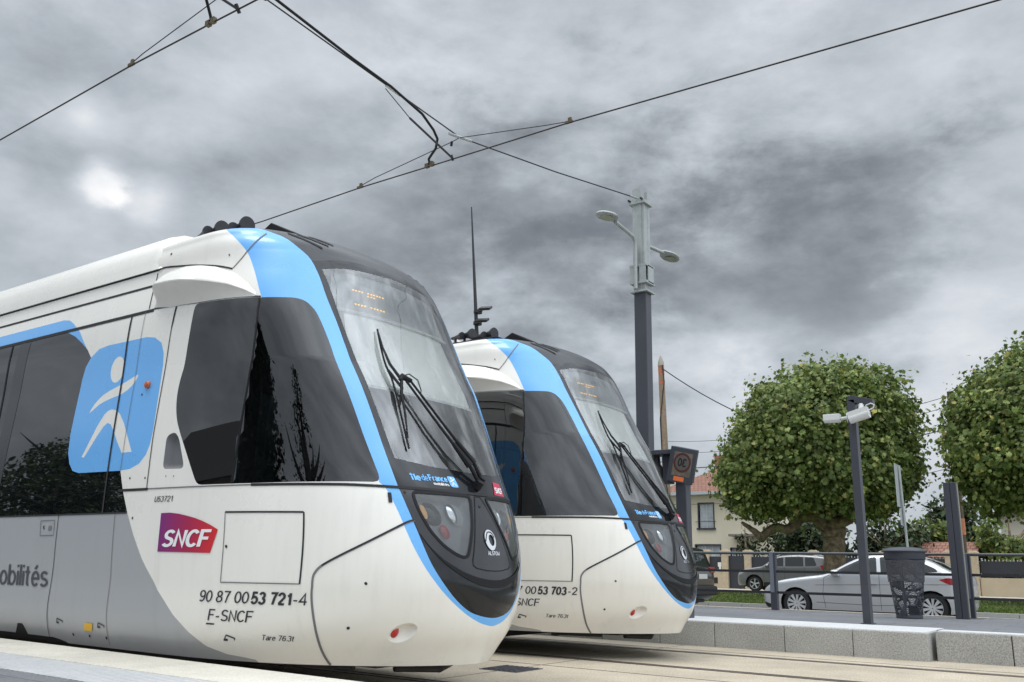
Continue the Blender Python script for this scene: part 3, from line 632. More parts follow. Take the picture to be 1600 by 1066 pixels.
def build_tram():
    root = thing('tram', 'large white and blue tram in the foreground at left, unit number U53721', 'tram', tuple(RT), 'white and blue trams side by side')
    build_skin(root)
    # seams, door gaps, gutters
    mb = MB(); SD = (1, -1)
    ribbon(mb, [(4.6, 1.541), (3.557, 1.541)], 0.001, 0.003)
    ribbon(mb, [(3.557, 1.538), (3.135, 1.536)], 0.022, 0.004, sides=SD); ribbon(mb, [(3.135, 1.538), (2.476, 1.536), (1.834, 1.536)], 0.010, 0.004, 1, sides=SD)
    ribbon(mb, [(1.88, 1.536), (1.083, 1.535), (0.70, 1.526), (0.0, 1.52)], 0.020, 0.005, sides=SD)
    for z, w, a0, a1 in ((3.098, 0.030, 3.43, AMAX), (3.356, 0.022, 3.545, AMAX), (3.504, 0.014, 3.53, AMAX)):
        ribbon(mb, [(a1, z), (a0, z)], w, 0.004, sides=SD, dens=0.3)
    ribbon(mb, [(3.43, 3.11), (3.10, 3.088), (2.81, 3.07), (2.0, 3.055), (1.68, 3.045)], 0.013, 0.004, sides=SD)
    ribbon(mb, catmull([(3.53, 3.512), (3.396, 3.508), (3.063, 3.462), (2.502, 3.388), (2.20, 3.335)], 5), 0.016, 0.004, sides=SD)
    ribbon(mb, [(2.20, 3.335), (1.954, 3.484), (1.73, 3.595), (1.52, 3.685), (1.75, 3.83)][:4], 0.012, 0.004, 1, sides=SD)
    ribbon(mb, [(3.549, 3.477), (3.545, 3.33), (3.51, 3.122)], 0.012, 0.004, sides=SD)
    ribbon(mb, [(3.752, 3.09), (3.752, 1.353)], 0.022, 0.005, sides=SD)
    ribbon(mb, [(3.545, 3.10), (3.555, 2.5), (3.565, 1.70)], 0.006, 0.005, 1, sides=SD)
    ribbon(mb, [(3.105, 3.08), (3.13, 2.57), (3.16, 1.95), (3.155, 1.535)], 0.010, 0.004, sides=SD)
    ribbon(mb, [(4.441, 1.352), (4.43, 0.925), (4.50, 0.325)], 0.008, 0.004, sides=SD); ribbon(mb, [(3.564, 1.352), (3.54, 0.864), (3.58, 0.307)], 0.006, 0.004, 1, sides=SD)
    for a in (6.6, 8.8, 11.0): ribbon(mb, [(a, 1.352), (a, 0.325)], 0.010, 0.004, sides=SD)
    ribbon(mb, [(AMAX, 1.353), (3.40, 1.353)], 0.014, 0.004, sides=SD, dens=0.3)
    ribbon(mb, catmull([(0.672, 1.292), (0.752, 1.266), (1.015, 1.146), (1.282, 1.024), (1.40, 0.964), (1.452, 0.921), (1.479, 0.873), (1.49, 0.779), (1.468, 0.653), (1.424, 0.512), (1.362, 0.383), (1.317, 0.31), (1.295, 0.285)], 5), 0.016, 0.004, 1, sides=SD)
    ribbon(mb, catmull([(0.672, 1.294), (0.752, 1.268), (1.015, 1.148), (1.282, 1.026), (1.40, 0.966)], 5), 0.010, 0.006, sides=SD)
    h = [(2.164, 1.338), (1.464, 1.335), (1.581, 0.836), (2.257, 0.832)]
    ribbon(mb, [h[0], h[1]], 0.013, 0.004, sides=SD); ribbon(mb, [h[1], h[2]], 0.013, 0.004, sides=SD); ribbon(mb, [h[2], h[3]], 0.008, 0.004, 1, sides=SD); ribbon(mb, [h[3], h[0]], 0.007, 0.004, 1, sides=SD)
    mb.build('panel_gap', [M['gap'], M['softgap']], root)
    # recessed dark crescent under the headlights, rims round lenses and centre panel
    mb = MB()
    cres = catmull([(0.66, 1.20), (0.605, 1.10), (0.512, 1.008), (0.37, 0.932), (0.234, 0.897), (0.10, 0.882), (0.0, 0.880)], 5)
    lo = catmull([(0.66, 1.19), (0.60, 1.078), (0.507, 0.978), (0.37, 0.892), (0.234, 0.845), (0.10, 0.825), (0.0, 0.822)], 5)
    for s in SD:
        n = len(cres); A = np.array(cres + lo); P = S(A[:, 0], A[:, 1], np.full(2 * n, 0.006)); P[:n] += SN(A[:n, 0], A[:n, 1]) * 0.0
        if s < 0: P[:, 1] *= -1
        mb.add(P.tolist(), [(i, i + 1, n + i + 1, n + i) for i in range(n - 1)])
    split(mb.build('bumper_recess', M['black'], root))
    mb = MB(); rim = REG['lens'] + [REG['lens'][0]]
    for s in SD: ribbon(mb, rim, 0.022, 0.005, sides=(s,), dens=0.02)
    pc = round_poly([(0.030, 1.50), (0.285, 0.985), (0.25, 0.955), (0.12, 0.948), (0.0, 0.945)], 0.03, 3)
    pc2 = [(0.022, 1.503), (0.03, 1.497), (0.178, 1.20), (0.268, 1.02), (0.272, 0.985), (0.24, 0.964), (0.12, 0.949), (0.0, 0.946)]
    ribbon(mb, pc2, 0.007, 0.004, sides=SD); ribbon(mb, [(0.022, 1.503), (0, 1.503)], 0.007, 0.004, sides=SD)
    split(mb.build('headlight_rim', M['black'], root, smooth='all'))
    # cab window divider and rear window bars
    mb = MB(); ribbon(mb, DIVIDER, 0.022, 0.003, sides=SD)
    for a in (5.86, 8.2, 10.4): ribbon(mb, [(a, 3.085), (a, 1.36)], 0.03, 0.003, sides=SD)
    split(mb.build('window_bar', M['black'], root))
    mb = MB(); ribbon(mb, [(5.60, 3.08), (5.70, 1.37)], 0.20, 0.002, sides=SD); split(mb.build('window_mullion', M['maskgrey'], root))
    # mirror fairing bulge over the cab window
    top = [(3.43, 3.30), (3.41, 3.41), (3.30, 3.452), (3.10, 3.46), (2.80, 3.425), (2.50, 3.38), (2.136, 3.29), (1.90, 3.18), (1.755, 3.085)]
    for s in SD:
        ta = np.array([t[0] for t in top]); tz = np.array([t[1] for t in top]); na = 48
        aa = np.linspace(3.43, 1.755, na); zt = np.interp(-aa, -ta, tz); zb_ = np.interp(-aa, [-3.43, -3.2, -2.81, -1.755], [3.115, 3.085, 3.065, 3.042])
        sc_ = np.minimum(np.clip((3.43 - aa) / 0.16, 0, 1) ** 0.5, np.clip((aa - 1.755) / 1.1, 0, 1) ** 0.8)
        prof = [(1.0, 0.0), (0.97, 0.03), (0.88, 0.065), (0.75, 0.10), (0.6, 0.135), (0.47, 0.16), (0.40, 0.17), (0.375, 0.166), (0.36, 0.15), (0.2, 0.055), (0.0, 0.0)]
        mb = MB(); G = []
        for fz, d in prof:
            z = zb_ + (zt - zb_) * fz; p = S(aa, z, d * sc_ + 0.002)
            if s < 0: p[:, 1] *= -1
            G.append(p)
        k = len(prof); mb.add(np.concatenate(G).tolist(), [(j * na + i, j * na + i + 1, (j + 1) * na + i + 1, (j + 1) * na + i) for j in range(k - 1) for i in range(na - 1)])
        mb.build('mirror_fairing', M['white'], root, smooth=True)
    # roof fairing behind the cab
    sec_ = [(1.218, 3.512), (1.213, 3.60), (1.195, 3.70), (1.15, 3.79), (1.07, 3.875), (0.93, 3.94), (0.7, 3.975), (0.35, 3.99), (0, 3.995)]
    full = sec_ + [(-b, z) for b, z in sec_[-2::-1]]
    mb = MB(); rows = []
    for x, k, dz in ((-6.98, 0.93, -0.09), (-7.03, 0.975, -0.035), (-7.12, 1, 0), (-9, 1, 0), (-12, 1, 0), (-15.9, 1, 0)):
        rows.append([(x - RT[0], -b * (k if z > 3.55 else 1), z + (dz if z > 3.55 else 0)) for b, z in full])
    n = len(full); mb.add(sum(rows, []), [(j * n + i, j * n + i + 1, (j + 1) * n + i + 1, (j + 1) * n + i) for j in range(len(rows) - 1) for i in range(n - 1)] + [tuple(range(n))])
    mb.build('roof_fairing', M['white'], root, smooth=True)
    # horns on the roof edge, horn tray, roof pod, vents
    mb = MB(); mb.box((-0.42, -0.93, 3.80), (0.36, -0.60, 3.862)); mb.build('horn_tray', M['black'], root, bevel=0.02)
    for x, y, z, r, l, yaw in ((-0.26, -0.86, 3.955, 0.052, 0.26, 0.25), (-0.13, -0.80, 3.972, 0.078, 0.28, 0.1), (0.11, -0.86, 3.912, 0.052, 0.28, 0.35), (0.23, -0.80, 3.935, 0.078, 0.28, 0.1)):
        mb = MB(); d = Vector((math.cos(yaw), -math.sin(yaw), 0.0)); p = Vector((x, y, z))
        mb.tube([p - d * l, p - d * l * 0.6, p - d * l * 0.25, p - d * 0.03, p, p - d * 0.002], [r * 0.35, r * 0.42, r * 0.62, r * 0.92, r, r * 0.93], 20); mb.tube([p - d * 0.15, p - d * 0.15 + Vector((0, 0, -0.14))], 0.018, 8)
        mb.build('horn', M['darkmetal'], root, smooth=True)
    mb = MB(); mb.prism([(0.22, 3.82), (0.45, 3.935), (0.72, 3.80), (0.7, 3.70)], -0.72, -0.42); mb.build('roof_pod', M['black'], root, bevel=0.008)
    mb = MB()
    for q in ([(1.16, 3.722), (1.02, 3.665), (0.865, 3.577)], [(1.02, 3.735), (0.90, 3.69), (0.755, 3.628)], [(0.86, 3.745), (0.66, 3.66)]): ribbon(mb, q, 0.030, 0.004, sides=SD)
    split(mb.build('roof_vent', M['black'], root))
    # small fittings
    mb = MB()
    for a, z, r in ((1.109, 0.849, 0.011), (1.215, 0.546, 0.011), (3.41, 1.635, 0.009), (3.195, 1.628, 0.009), (3.306, 1.309, 0.010), (2.181, 1.088, 0.012), (2.905, 1.631, 0.006), (2.796, 1.627, 0.006), (3.414, 2.342, 0.009), (3.40, 3.635, 0.012), (2.272, 3.476, 0.012),
                    (4.099, 0.361, 0.013), (3.849, 0.363, 0.013), (3.602, 0.361, 0.013), (0.666, 1.492, 0.009), (0.012, 1.425, 0.011)):
        k = 10; t = np.linspace(0, 2 * np.pi, k, endpoint=False); p = S(a + r * np.cos(t), z + r * np.sin(t), np.full(k, 0.004)); mb.add(p.tolist(), [tuple(range(k))])
    split(mb.build('fastener', M['gap'], root))
    for s in SD:
        k = 16; mb = MB(); t = np.linspace(0, 2 * np.pi, k, endpoint=False); G = []
        for r, o in ((0.034, 0.0), (0.033, 0.016), (0.026, 0.026), (0.012, 0.030)): G.append(S(3.344 + r * np.cos(t), 2.42 + r * np.sin(t), np.full(k, o)))
        P = np.concatenate(G); P[:, 1] *= s
        mb.add(P.tolist(), [(j * k + i, j * k + (i + 1) % k, (j + 1) * k + (i + 1) % k, (j + 1) * k + i) for j in range(3) for i in range(k)] + [tuple(3 * k + i for i in range(k))]); mb.build('side_marker_lamp', M['amber'], root, smooth=True)
        G = []; mb = MB()
        for r, o in ((1.0, -0.052), (0.96, -0.03), (0.75, -0.014), (0.4, -0.006)): G.append(S(0.915 + 0.034 * r * np.cos(t), 0.506 + 0.046 * r * np.sin(t), np.full(k, o)))
        P = np.concatenate(G); P[:, 1] *= s
        mb.add(P.tolist(), [(j * k + i, j * k + (i + 1) % k, (j + 1) * k + (i + 1) % k, (j + 1) * k + i) for j in range(3) for i in range(k)] + [tuple(3 * k + i for i in range(k))]); mb.build('bumper_reflector', M['red'], root, smooth=True)
        patch('latch', [(0.800, 1.484), (0.772, 1.484), (0.790, 1.412), (0.818, 1.412)], M['gap'], root, 0.006, 0.012, s)
    patch('yellow_plate', round_poly([(3.887, 0.468), (3.768, 0.468), (3.790, 0.405), (3.911, 0.405)], 0.012, 2), M['yellow'], root, 0.006)
    mb = MB(); kb = [(4.731, 1.306), (4.498, 1.307), (4.487, 1.178), (4.714, 1.175), (4.731, 1.306)]; ribbon(mb, kb, 0.008, 0.004, 0); ribbon(mb, [(4.56, 1.26), (4.56, 1.22)], 0.05, 0.004); ribbon(mb, [(4.67, 1.262), (4.66, 1.232)], 0.018, 0.004, 1); mb.build('key_box', [M['softgap'], M['gap']], root)
    mb = MB()
    def arrow(a, z, s=1.0, sh=0.0):
        ribbon(mb, [(a, z), (a - 0.012 * s, z + 0.038 * s), (a - 0.095 * s, z + 0.018 * s), (a - 0.092 * s, z + 0.004 * s)], 0.010 * s, 0.004, dens=0.01)
        ribbon(mb, [(a + 0.004, z + 0.004), (a - 0.034 * s, z + 0.004)], 0.016 * s, 0.004, dens=0.01)
    arrow(2.131, 0.426); arrow(4.33, 0.445); arrow(3.70, 0.438); split(mb.build('jacking_mark', M['text'], root))
    # lettering and emblems
    mb = MB(); skin_text(mb, 'mobilités', 5.56, 4.502, 0.738, 0.925, mi=0, cap=0.72); mb.build('operator_lettering', M['gtext'], root)
    ep = [(2.915, 1.341), (2.80, 1.343), (2.69, 1.333), (2.586, 1.316), (2.49, 1.297), (2.407, 1.274), (2.33, 1.246), (2.253, 1.211), (2.348, 1.040), (2.94, 1.046)]
    em = patch('railway_emblem', ep, M['emblem'], root, 0.004)
    mb = MB(); skin_text(mb, 'SNCF', 2.885, 2.31, 1.085, 1.208, bold=0.022, shear=0.28, off=0.007); mb.build('emblem_lettering', M['wtext'], em)
    p = [(-0.285, 1.645), (-0.40, 1.64), (-0.425, 1.530), (-0.235, 1.535)]
    e2 = patch('front_emblem', p, mat('emblem_red', (0.50, 0.03, 0.07), 0.4), root, 0.004)
    mb = MB(); skin_text(mb, 'SNCF', -0.262, -0.405, 1.552, 1.598, bold=0.03, shear=0.15, off=0.007); mb.build('emblem_lettering', M['wtext'], e2)
    mb = MB(); skin_text(mb, 'île', 0.572, 0.484, 1.588, 1.634, bold=0.03, off=0.0025); skin_text(mb, 'de', 0.478, 0.422, 1.590, 1.636, off=0.0025); skin_text(mb, 'France', 0.416, 0.243, 1.593, 1.637, bold=0.03, off=0.0025)
    mb.build('network_lettering', M['btext'], root)
    mb = MB(); skin_text(mb, 'mobilités', 0.392, 0.247, 1.562, 1.583, bold=0.01, off=0.0025); mb.build('network_lettering', M['wtext'], root)
    badge = patch('network_badge', round_poly([(0.232, 1.640), (0.155, 1.641), (0.155, 1.558), (0.232, 1.557)], 0.015, 3), M['btext'], root, 0.002)
    mb = MB()
    ribbon(mb, [(0.222, 1.598), (0.195, 1.607), (0.168, 1.622)], 0.008, 0.004, dens=0.01); ribbon(mb, [(0.215, 1.566), (0.195, 1.594), (0.175, 1.566)], 0.008, 0.004, dens=0.01)
    k = 10; t = np.linspace(0, 2 * np.pi, k, endpoint=False); mb.add(S(0.199 + 0.008 * np.cos(t), 1.624 + 0.009 * np.sin(t), np.full(k, 0.004)).tolist(), [tuple(range(k))]); mb.build('badge_figure', M['wtext'], badge)
    mb = MB(); k = 36; t = np.linspace(0, 2 * np.pi, k, endpoint=False); rad = 0.073; ri = 0.038 + 0.006 * np.cos(t - 2.4)
    Po = S(0.003 + rad * np.cos(t), 1.172 + rad * 1.05 * np.sin(t), np.full(k, 0.008)); Pi = S(-0.004 + ri * np.cos(t), 1.166 + ri * 1.1 * np.sin(t), np.full(k, 0.010))
    mb.add(np.concatenate([Po, Pi]).tolist(), [(i, (i + 1) % k, k + (i + 1) % k, k + i) for i in range(k)])
    mb.build('maker_emblem', mat('silver_emblem', (0.72, 0.73, 0.75), 0.25, metal=0.6), root, smooth='all')
    mb = MB(); ribbon(mb, catmull([(0.075, 1.16), (0.03, 1.225), (-0.025, 1.225), (-0.052, 1.19)], 4), 0.008, 0.011, dens=0.01); mb.build('emblem_groove', M['gap'], root)
    mb = MB(); skin_text(mb, 'ALSTOM', 0.072, -0.105, 1.062, 1.090, bold=0.02, off=0.0025); mb.build('maker_lettering', M['chrome'], root)
    # wiper
    def wp(a, z, o): return tuple(S(np.array([a]), np.array([z]), np.array([o]))[0])
    wr = MB()
    for da, dz in ((0.0, 0.0), (-0.045, 0.028)):
        wr.tube([wp(-0.03 + da, 1.60 + dz, 0.04), wp(0.02 + da, 1.70 + dz, 0.075), wp(0.15 + da, 2.02 + dz, 0.085), wp(0.265 + da, 2.36 + dz * .5, 0.075)], [0.017, 0.016, 0.011, 0.010], 8)
    wr.tube([wp(-0.03, 1.575, 0.0), wp(-0.03, 1.595, 0.06)], 0.035, 12); wr.tube([wp(-0.075, 1.615, 0.0), wp(-0.075, 1.63, 0.06)], 0.03, 12)
    wr.tube([wp(0.02, 1.70, 0.075), wp(0.09, 1.87, 0.085)], [0.03, 0.016], 8); wr.tube([wp(-0.025, 1.73, 0.075), wp(0.045, 1.90, 0.085)], [0.028, 0.015], 8)
    wr.tube([wp(0.215, 2.37, 0.075), wp(0.30, 2.385, 0.085), wp(0.315, 2.36, 0.07)], [0.018, 0.026, 0.02], 10)
    wo = wr.build('wiper', M['black'], root, smooth=True)
    bl = MB()
    zz_ = np.linspace(2.845, 1.821, 22); aa_ = np.interp(zz_, [1.821, 2.155, 2.394, 2.845], [0.48, 0.40, 0.345, 0.351])
    bl.tube([wp(a, z, 0.022) for a, z in zip(aa_, zz_)], 0.009, 6)
    fr = [(0.0, 0.045), (1.0, 0.045)]
    bl.tube([wp(0.31, 2.36, 0.075), wp(0.34, 2.50, 0.06), wp(0.352, 2.66, 0.045), wp(0.352, 2.80, 0.03)], [0.014, 0.012, 0.009, 0.006], 6); bl.tube([wp(0.31, 2.36, 0.075), wp(0.36, 2.25, 0.065), wp(0.40, 2.08, 0.05), wp(0.455, 1.90, 0.03)], [0.014, 0.012, 0.009, 0.006], 6)
    bl.tube([wp(0.345, 2.47, 0.022), wp(0.325, 2.30, 0.06), wp(0.40, 2.16, 0.022)], 0.012, 6)
    bl.build('wiper_blade', M['black'], wo, smooth=True)
    hz = MB(); hz.tube([wp(0.30, 2.39, 0.08), wp(0.23, 2.41, 0.10), wp(0.17, 2.37, 0.10), wp(0.16, 2.30, 0.08), wp(0.19, 2.25, 0.08)], 0.005, 5); hz.build('washer_hose', M['black'], wo, smooth=True)
    # inside of the cab
    def sheet(name, m, a0, a1, z0, z1, off, na=24, nz=14):
        A, Zz = np.meshgrid(np.linspace(a0, a1, na), np.linspace(z0, z1, nz), indexing='ij')
        P = S(A.ravel(), Zz.ravel(), np.full(A.size, off)); mb = MB()
        mb.add(P.tolist(), [(i * nz + j, i * nz + j + 1, (i + 1) * nz + j + 1, (i + 1) * nz + j) for i in range(na - 1) for j in range(nz - 1)]); return mb.build(name, m, root, smooth=True)
    sheet('sun_blind', M['blind'], 0.63, -0.60, 2.36, 3.02, -0.07)
    sheet('blind_bar', M['cabwall'], 0.64, -0.61, 2.345, 2.37, -0.06, 24, 3)
    sheet('destination_display', M['cabgrey'], 0.80, -0.72, 3.03, 3.40, -0.055)
    mb = MB(); mb.tube([tuple(S(np.array([a]), np.array([3.02]), np.array([-0.05]))[0]) for a in np.linspace(0.76, -0.7, 30)], 0.014, 6); mb.build('display_ledge', M['cabwall'], root, smooth=True)
    mb = MB()
    for z, a0, a1, nn in ((3.235, 0.545, 0.19, 11), (3.10, 0.51, 0.185, 10)):
        for i in range(nn):
            a = a0 + (a1 - a0) * i / (nn - 1) + (0.003 if i % 2 else 0)
            if i in (4,) : continue
            ribbon(mb, [(a + 0.010, z), (a - 0.010, z)], 0.012, -0.048, dens=0.02)
            if nn == 11 and 3 < i < 8: ribbon(mb, [(a + 0.010, z - 0.03), (a - 0.010, z - 0.03)], 0.009, -0.048, dens=0.02)
    split(mb.build('display_dots', M['led'], root))
    mb = MB(); mb.box((0.55, -0.90, 1.05), (1.25, 0.90, 1.50)); mb.box((1.1, -0.60, 1.50), (1.9, 0.60, 1.60)); mb.box((0.95, -0.5, 1.60), (1.3, 0.35, 1.76)); split(mb.build('dashboard', M['cabdark'], root, bevel=0.03))
    mb = MB(); mb.box((0.0, -1.16, 0.4), (0.05, -0.35, 3.3)); mb.box((0.0, 0.25, 0.4), (0.05, 1.16, 3.3)); mb.box((0.0, -0.35, 2.5), (0.05, 0.25, 3.3)); mb.box((0.0, -0.35, 0.4), (0.05, 0.25, 1.2)); split(mb.build('cab_partition', M['cabgrey'], root))
    mb = MB(); mb.box((-0.02, -0.35, 1.2), (0.0, 0.25, 2.5)); mb.build('partition_pane', M['teal'], root)
    mb = MB(); mb.box((0.25, -0.3, 1.25), (0.4, 0.25, 2.15)); mb.box((0.26, -0.18, 2.15), (0.38, 0.13, 2.4)); mb.box((0.3, -0.3, 1.15), (0.85, 0.25, 1.3)); mb.build('driver_seat', M['cabdark'], root, bevel=0.05)
    # undercarriage
    mb = MB(); mb.box((-9.3, -0.95, 0.14), (0.2, 0.95, 0.34)); mb.box((0.1, -0.60, 0.255), (1.9, 0.60, 0.33)); mb.build('underframe', M['under'], root, bevel=0.01)
    mb = MB(); mb.bar((1.15, -0.74, 0.29), (1.15, -0.74, 0.22), 0.06, 0.06); mb.tube([(1.15, -0.72, 0.25), (1.7, -0.62, 0.25)], 0.022, 8); mb.tube([(1.85, -0.35, 0.24), (2.0, 0.0, 0.22), (1.85, 0.35, 0.24)], 0.03, 8); split(mb.build('coupler', M['under'], root))
    for x in (-1.6, -3.4, -8.6):
        w = MB(); w.lathe([(0.30, -0.85), (0.33, -0.83), (0.30, -0.70), (0.10, -0.70), (0.10, 0.70), (0.30, 0.70), (0.33, 0.83), (0.30, 0.85)], 28, axis='y', at=(x, 0, 0.335)); w.build('wheelset', M['under'], root, smooth=True)
    return root

tramA = build_tram()
tramB = copy_tree(tramA); tramB.location = (RT[0] - 0.387, RT[1] + 4.3, 0)
tag(tramB, 'second white and blue tram standing behind the first, half hidden by it, number ending 703-2')
tram_lettering(tramA, ('53 721', '-4'), 'U53721')
tram_lettering(tramB, ('53 703', '-2'), 'U53703')

# ------------------------------------------------------------------ ground, track bed, platforms, road
M['concrete'] = speckle('track_concrete', (0.30, 0.255, 0.19), (0.56, 0.485, 0.375), 48, 0.85, 0.22, 0.5, (0.32, 0.68), 0.8)
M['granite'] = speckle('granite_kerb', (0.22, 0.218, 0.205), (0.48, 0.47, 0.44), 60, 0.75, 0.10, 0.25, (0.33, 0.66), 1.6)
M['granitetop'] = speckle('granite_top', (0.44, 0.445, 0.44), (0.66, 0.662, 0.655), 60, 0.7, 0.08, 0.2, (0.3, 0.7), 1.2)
M['beige'] = speckle('kerb_stone_beige', (0.46, 0.43, 0.36), (0.66, 0.63, 0.55), 70, 0.75, 0.10, 0.2, (0.3, 0.7), 2.0)
M['asphalt'] = speckle('asphalt', (0.055, 0.057, 0.06), (0.115, 0.118, 0.122), 80, 0.9, 0.16, 0.4, (0.3, 0.7), 0.7)
M['road'] = speckle('road_asphalt', (0.09, 0.088, 0.082), (0.15, 0.147, 0.14), 60, 0.9, 0.12, 0.3, (0.3, 0.7), 0.5)
M['pave'] = speckle('pavement_beige', (0.42, 0.37, 0.30), (0.55, 0.50, 0.42), 20, 0.85, 0.1, 0.2)
M['railsteel'] = mat('rail_steel', (0.16, 0.13, 0.11), 0.42, metal=0.6, var=0.3, vscale=4)
M['groove'] = mat('rail_groove', (0.03, 0.027, 0.025), 0.9)
def slab_mat(name, c0, c1, sx, sy, gap=0.012, off=0.5, rot=0.0):
    m = speckle(name, c0, c1, 75, 0.85, 0.10, 0.3, (0.3, 0.7), 1.1); nt = m.node_tree; N = nt.nodes; L = nt.links; b = N['Principled BSDF']
    tc = N.new('ShaderNodeTexCoord'); mp = N.new('ShaderNodeMapping'); L.new(tc.outputs['Object'], mp.inputs[0]); mp.inputs['Rotation'].default_value = (0, 0, rot)
    br = N.new('ShaderNodeTexBrick'); L.new(mp.outputs[0], br.inputs[0]); br.inputs['Scale'].default_value = 1; br.inputs['Brick Width'].default_value = sx; br.inputs['Row Height'].default_value = sy
    br.inputs['Mortar Size'].default_value = gap; br.offset = off; br.inputs['Color1'].default_value = (1, 1, 1, 1); br.inputs['Color2'].default_value = (0.82, 0.82, 0.82, 1); br.inputs['Mortar'].default_value = (0.45, 0.45, 0.45, 1)
    src = b.inputs['Base Color'].links[0].from_socket; mx = N.new('ShaderNodeMix'); mx.data_type = 'RGBA'; mx.blend_type = 'MULTIPLY'; mx.inputs[0].default_value = 1
    L.new(src, mx.inputs[6]); L.new(br.outputs[0], mx.inputs[7]); L.new(mx.outputs[2], b.inputs['Base Color']); return m
M['paving'] = slab_mat('platform_paving', (0.125, 0.128, 0.137), (0.225, 0.228, 0.238), 0.9, 0.6, 0.006)
def rib_mat():
    m = speckle('tactile_ribs', (0.42, 0.425, 0.425), (0.60, 0.605, 0.60), 60, 0.7, 0.12, 0.2, (0.3, 0.7), 2.0); nt = m.node_tree; N = nt.nodes; L = nt.links; b = N['Principled BSDF']
    tc = N.new('ShaderNodeTexCoord'); w = N.new('ShaderNodeTexWave'); w.wave_type = 'BANDS'; w.bands_direction = 'X'; w.inputs['Scale'].default_value = 5.0; w.inputs['Distortion'].default_value = 1.0; w.inputs['Detail'].default_value = 2
    L.new(tc.outputs['Object'], w.inputs[0])
    src = b.inputs['Base Color'].links[0].from_socket; mx = N.new('ShaderNodeMix'); mx.data_type = 'RGBA'; mx.blend_type = 'MULTIPLY'; mx.inputs[0].default_value = 0.30
    L.new(src, mx.inputs[6]); L.new(w.outputs['Color'], mx.inputs[7]); L.new(mx.outputs[2], b.inputs['Base Color'])
    bp = N.new('ShaderNodeBump'); bp.inputs['Strength'].default_value = 0.4; bp.inputs['Distance'].default_value = 0.006; L.new(w.outputs['Fac'], bp.inputs['Height']); L.new(bp.outputs[0], b.inputs['Normal']); return m
M['ribs'] = rib_mat()
def grass_mat():
    m = bpy.data.materials.new('verge_grass'); m.use_nodes = True; nt = m.node_tree; N = nt.nodes; L = nt.links; b = N['Principled BSDF']; b.inputs['Roughness'].default_value = 0.9; b.inputs['Specular IOR Level'].default_value = 0.15
    tc = N.new('ShaderNodeTexCoord'); t = N.new('ShaderNodeTexNoise'); t.inputs['Scale'].default_value = 0.9; t.inputs['Detail'].default_value = 10; t.inputs['Roughness'].default_value = 0.75; L.new(tc.outputs['Object'], t.inputs[0])
    cr = N.new('ShaderNodeValToRGB'); e = cr.color_ramp.elements; e[0].position = 0.32; e[0].color = (0.045, 0.075, 0.018, 1); e[1].position = 0.68; e[1].color = (0.19, 0.19, 0.07, 1); e.new(0.5).color = (0.095, 0.135, 0.035, 1)
    L.new(t.outputs[0], cr.inputs[0]); L.new(cr.outputs[0], b.inputs['Base Color']); return m
M['grass'] = grass_mat()

def struct(name, mb, m, **k):
    return tag(mb.build(name, m, **k), kind='structure')
mb = MB(); mb.add([(-500, -300, -0.2), (500, -300, -0.2), (500, 900, -0.2), (-500, 900, -0.2)], [(0, 1, 2, 3)]); struct('ground', mb, M['road'])
mb = MB(); mb.box((-80, 4.245, -0.2), (60, 12.3, 0.0)); struct('track_bed', mb, M['concrete'])
for n_, yy in (('track_rails', (4.85, 6.35)), ('track_rails', (9.02, 10.74))):
    mb = MB()
    for y in yy:
        mb.box((-80, y - 0.045, -0.05), (60, y + 0.03, 0.006), 0); mb.box((-80, y + 0.034, -0.05), (60, y + 0.10, 0.004), 1)
    struct(n_, mb, [M['railsteel'], M['groove']])
mb = MB(); mb.box((-80, 8.2, -0.05), (60, 8.22, 0.003)); mb.box((-80, 11.1, -0.05), (60, 11.112, 0.003))
for k in range(-12, 8):
    mb.box((k * 4.5 - 0.9, 4.3, -0.05), (k * 4.5 - 0.888, 4.79, 0.0025)); mb.box((k * 4.5 - 0.9, 6.5, -0.05), (k * 4.5 - 0.888, 8.95, 0.0025)); mb.box((k * 4.5 - 0.9, 9.12, -0.05), (k * 4.5 - 0.888, 10.68, 0.0025)); mb.box((k * 4.5 - 0.9, 10.85, -0.05), (k * 4.5 - 0.888, 11.74, 0.0025))
struct('bed_joints', mb, mat('joint_dark', (0.16, 0.13, 0.10), 0.9))
# near platform
mb = MB(); mb.box((-80, -30, -0.2), (60, 3.155, 0.272)); struct('near_platform', mb, M['paving'])
mb = MB(); mb.box((-80, 3.16, -0.2), (60, 3.655, 0.276)); struct('near_tactile_strip', mb, M['ribs'])
mb = MB(); x = -80.0
while x < 60:
    mb.box((x + 0.004, 3.66, -0.2), (x + 1.2 - 0.004, 4.245, 0.282)); x += 1.2
struct('near_kerb_stones', mb, M['beige'], bevel=0.008)
# far platform
mb = MB(); mb.box((-80, 12.97, -0.2), (-2.35, 16.55, 0.312)); mb.box((-2.346, 12.30, -0.2), (60, 16.55, 0.330)); struct('far_platform', mb, M['paving'])
KX = [-80] + [-5.78 - 0.9 * k for k in range(60, 0, -1)] + [-5.78, -4.98, -4.04, -3.20, -2.345]
mb = MB()
for a, b in zip(KX[1:-1], KX[2:]): mb.box((a + 0.003, 11.75, -0.2), (b - 0.003, 12.965, 0.318))
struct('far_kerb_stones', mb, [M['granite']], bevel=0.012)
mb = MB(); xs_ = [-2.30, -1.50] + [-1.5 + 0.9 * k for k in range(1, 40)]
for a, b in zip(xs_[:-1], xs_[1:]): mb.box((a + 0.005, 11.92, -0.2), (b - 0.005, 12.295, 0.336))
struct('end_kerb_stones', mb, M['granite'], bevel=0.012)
mb = MB(); mb.box((-80, 11.79, 0.3), (-2.37, 12.93, 0.3225)); struct('far_tactile_strip', mb, M['granitetop'])
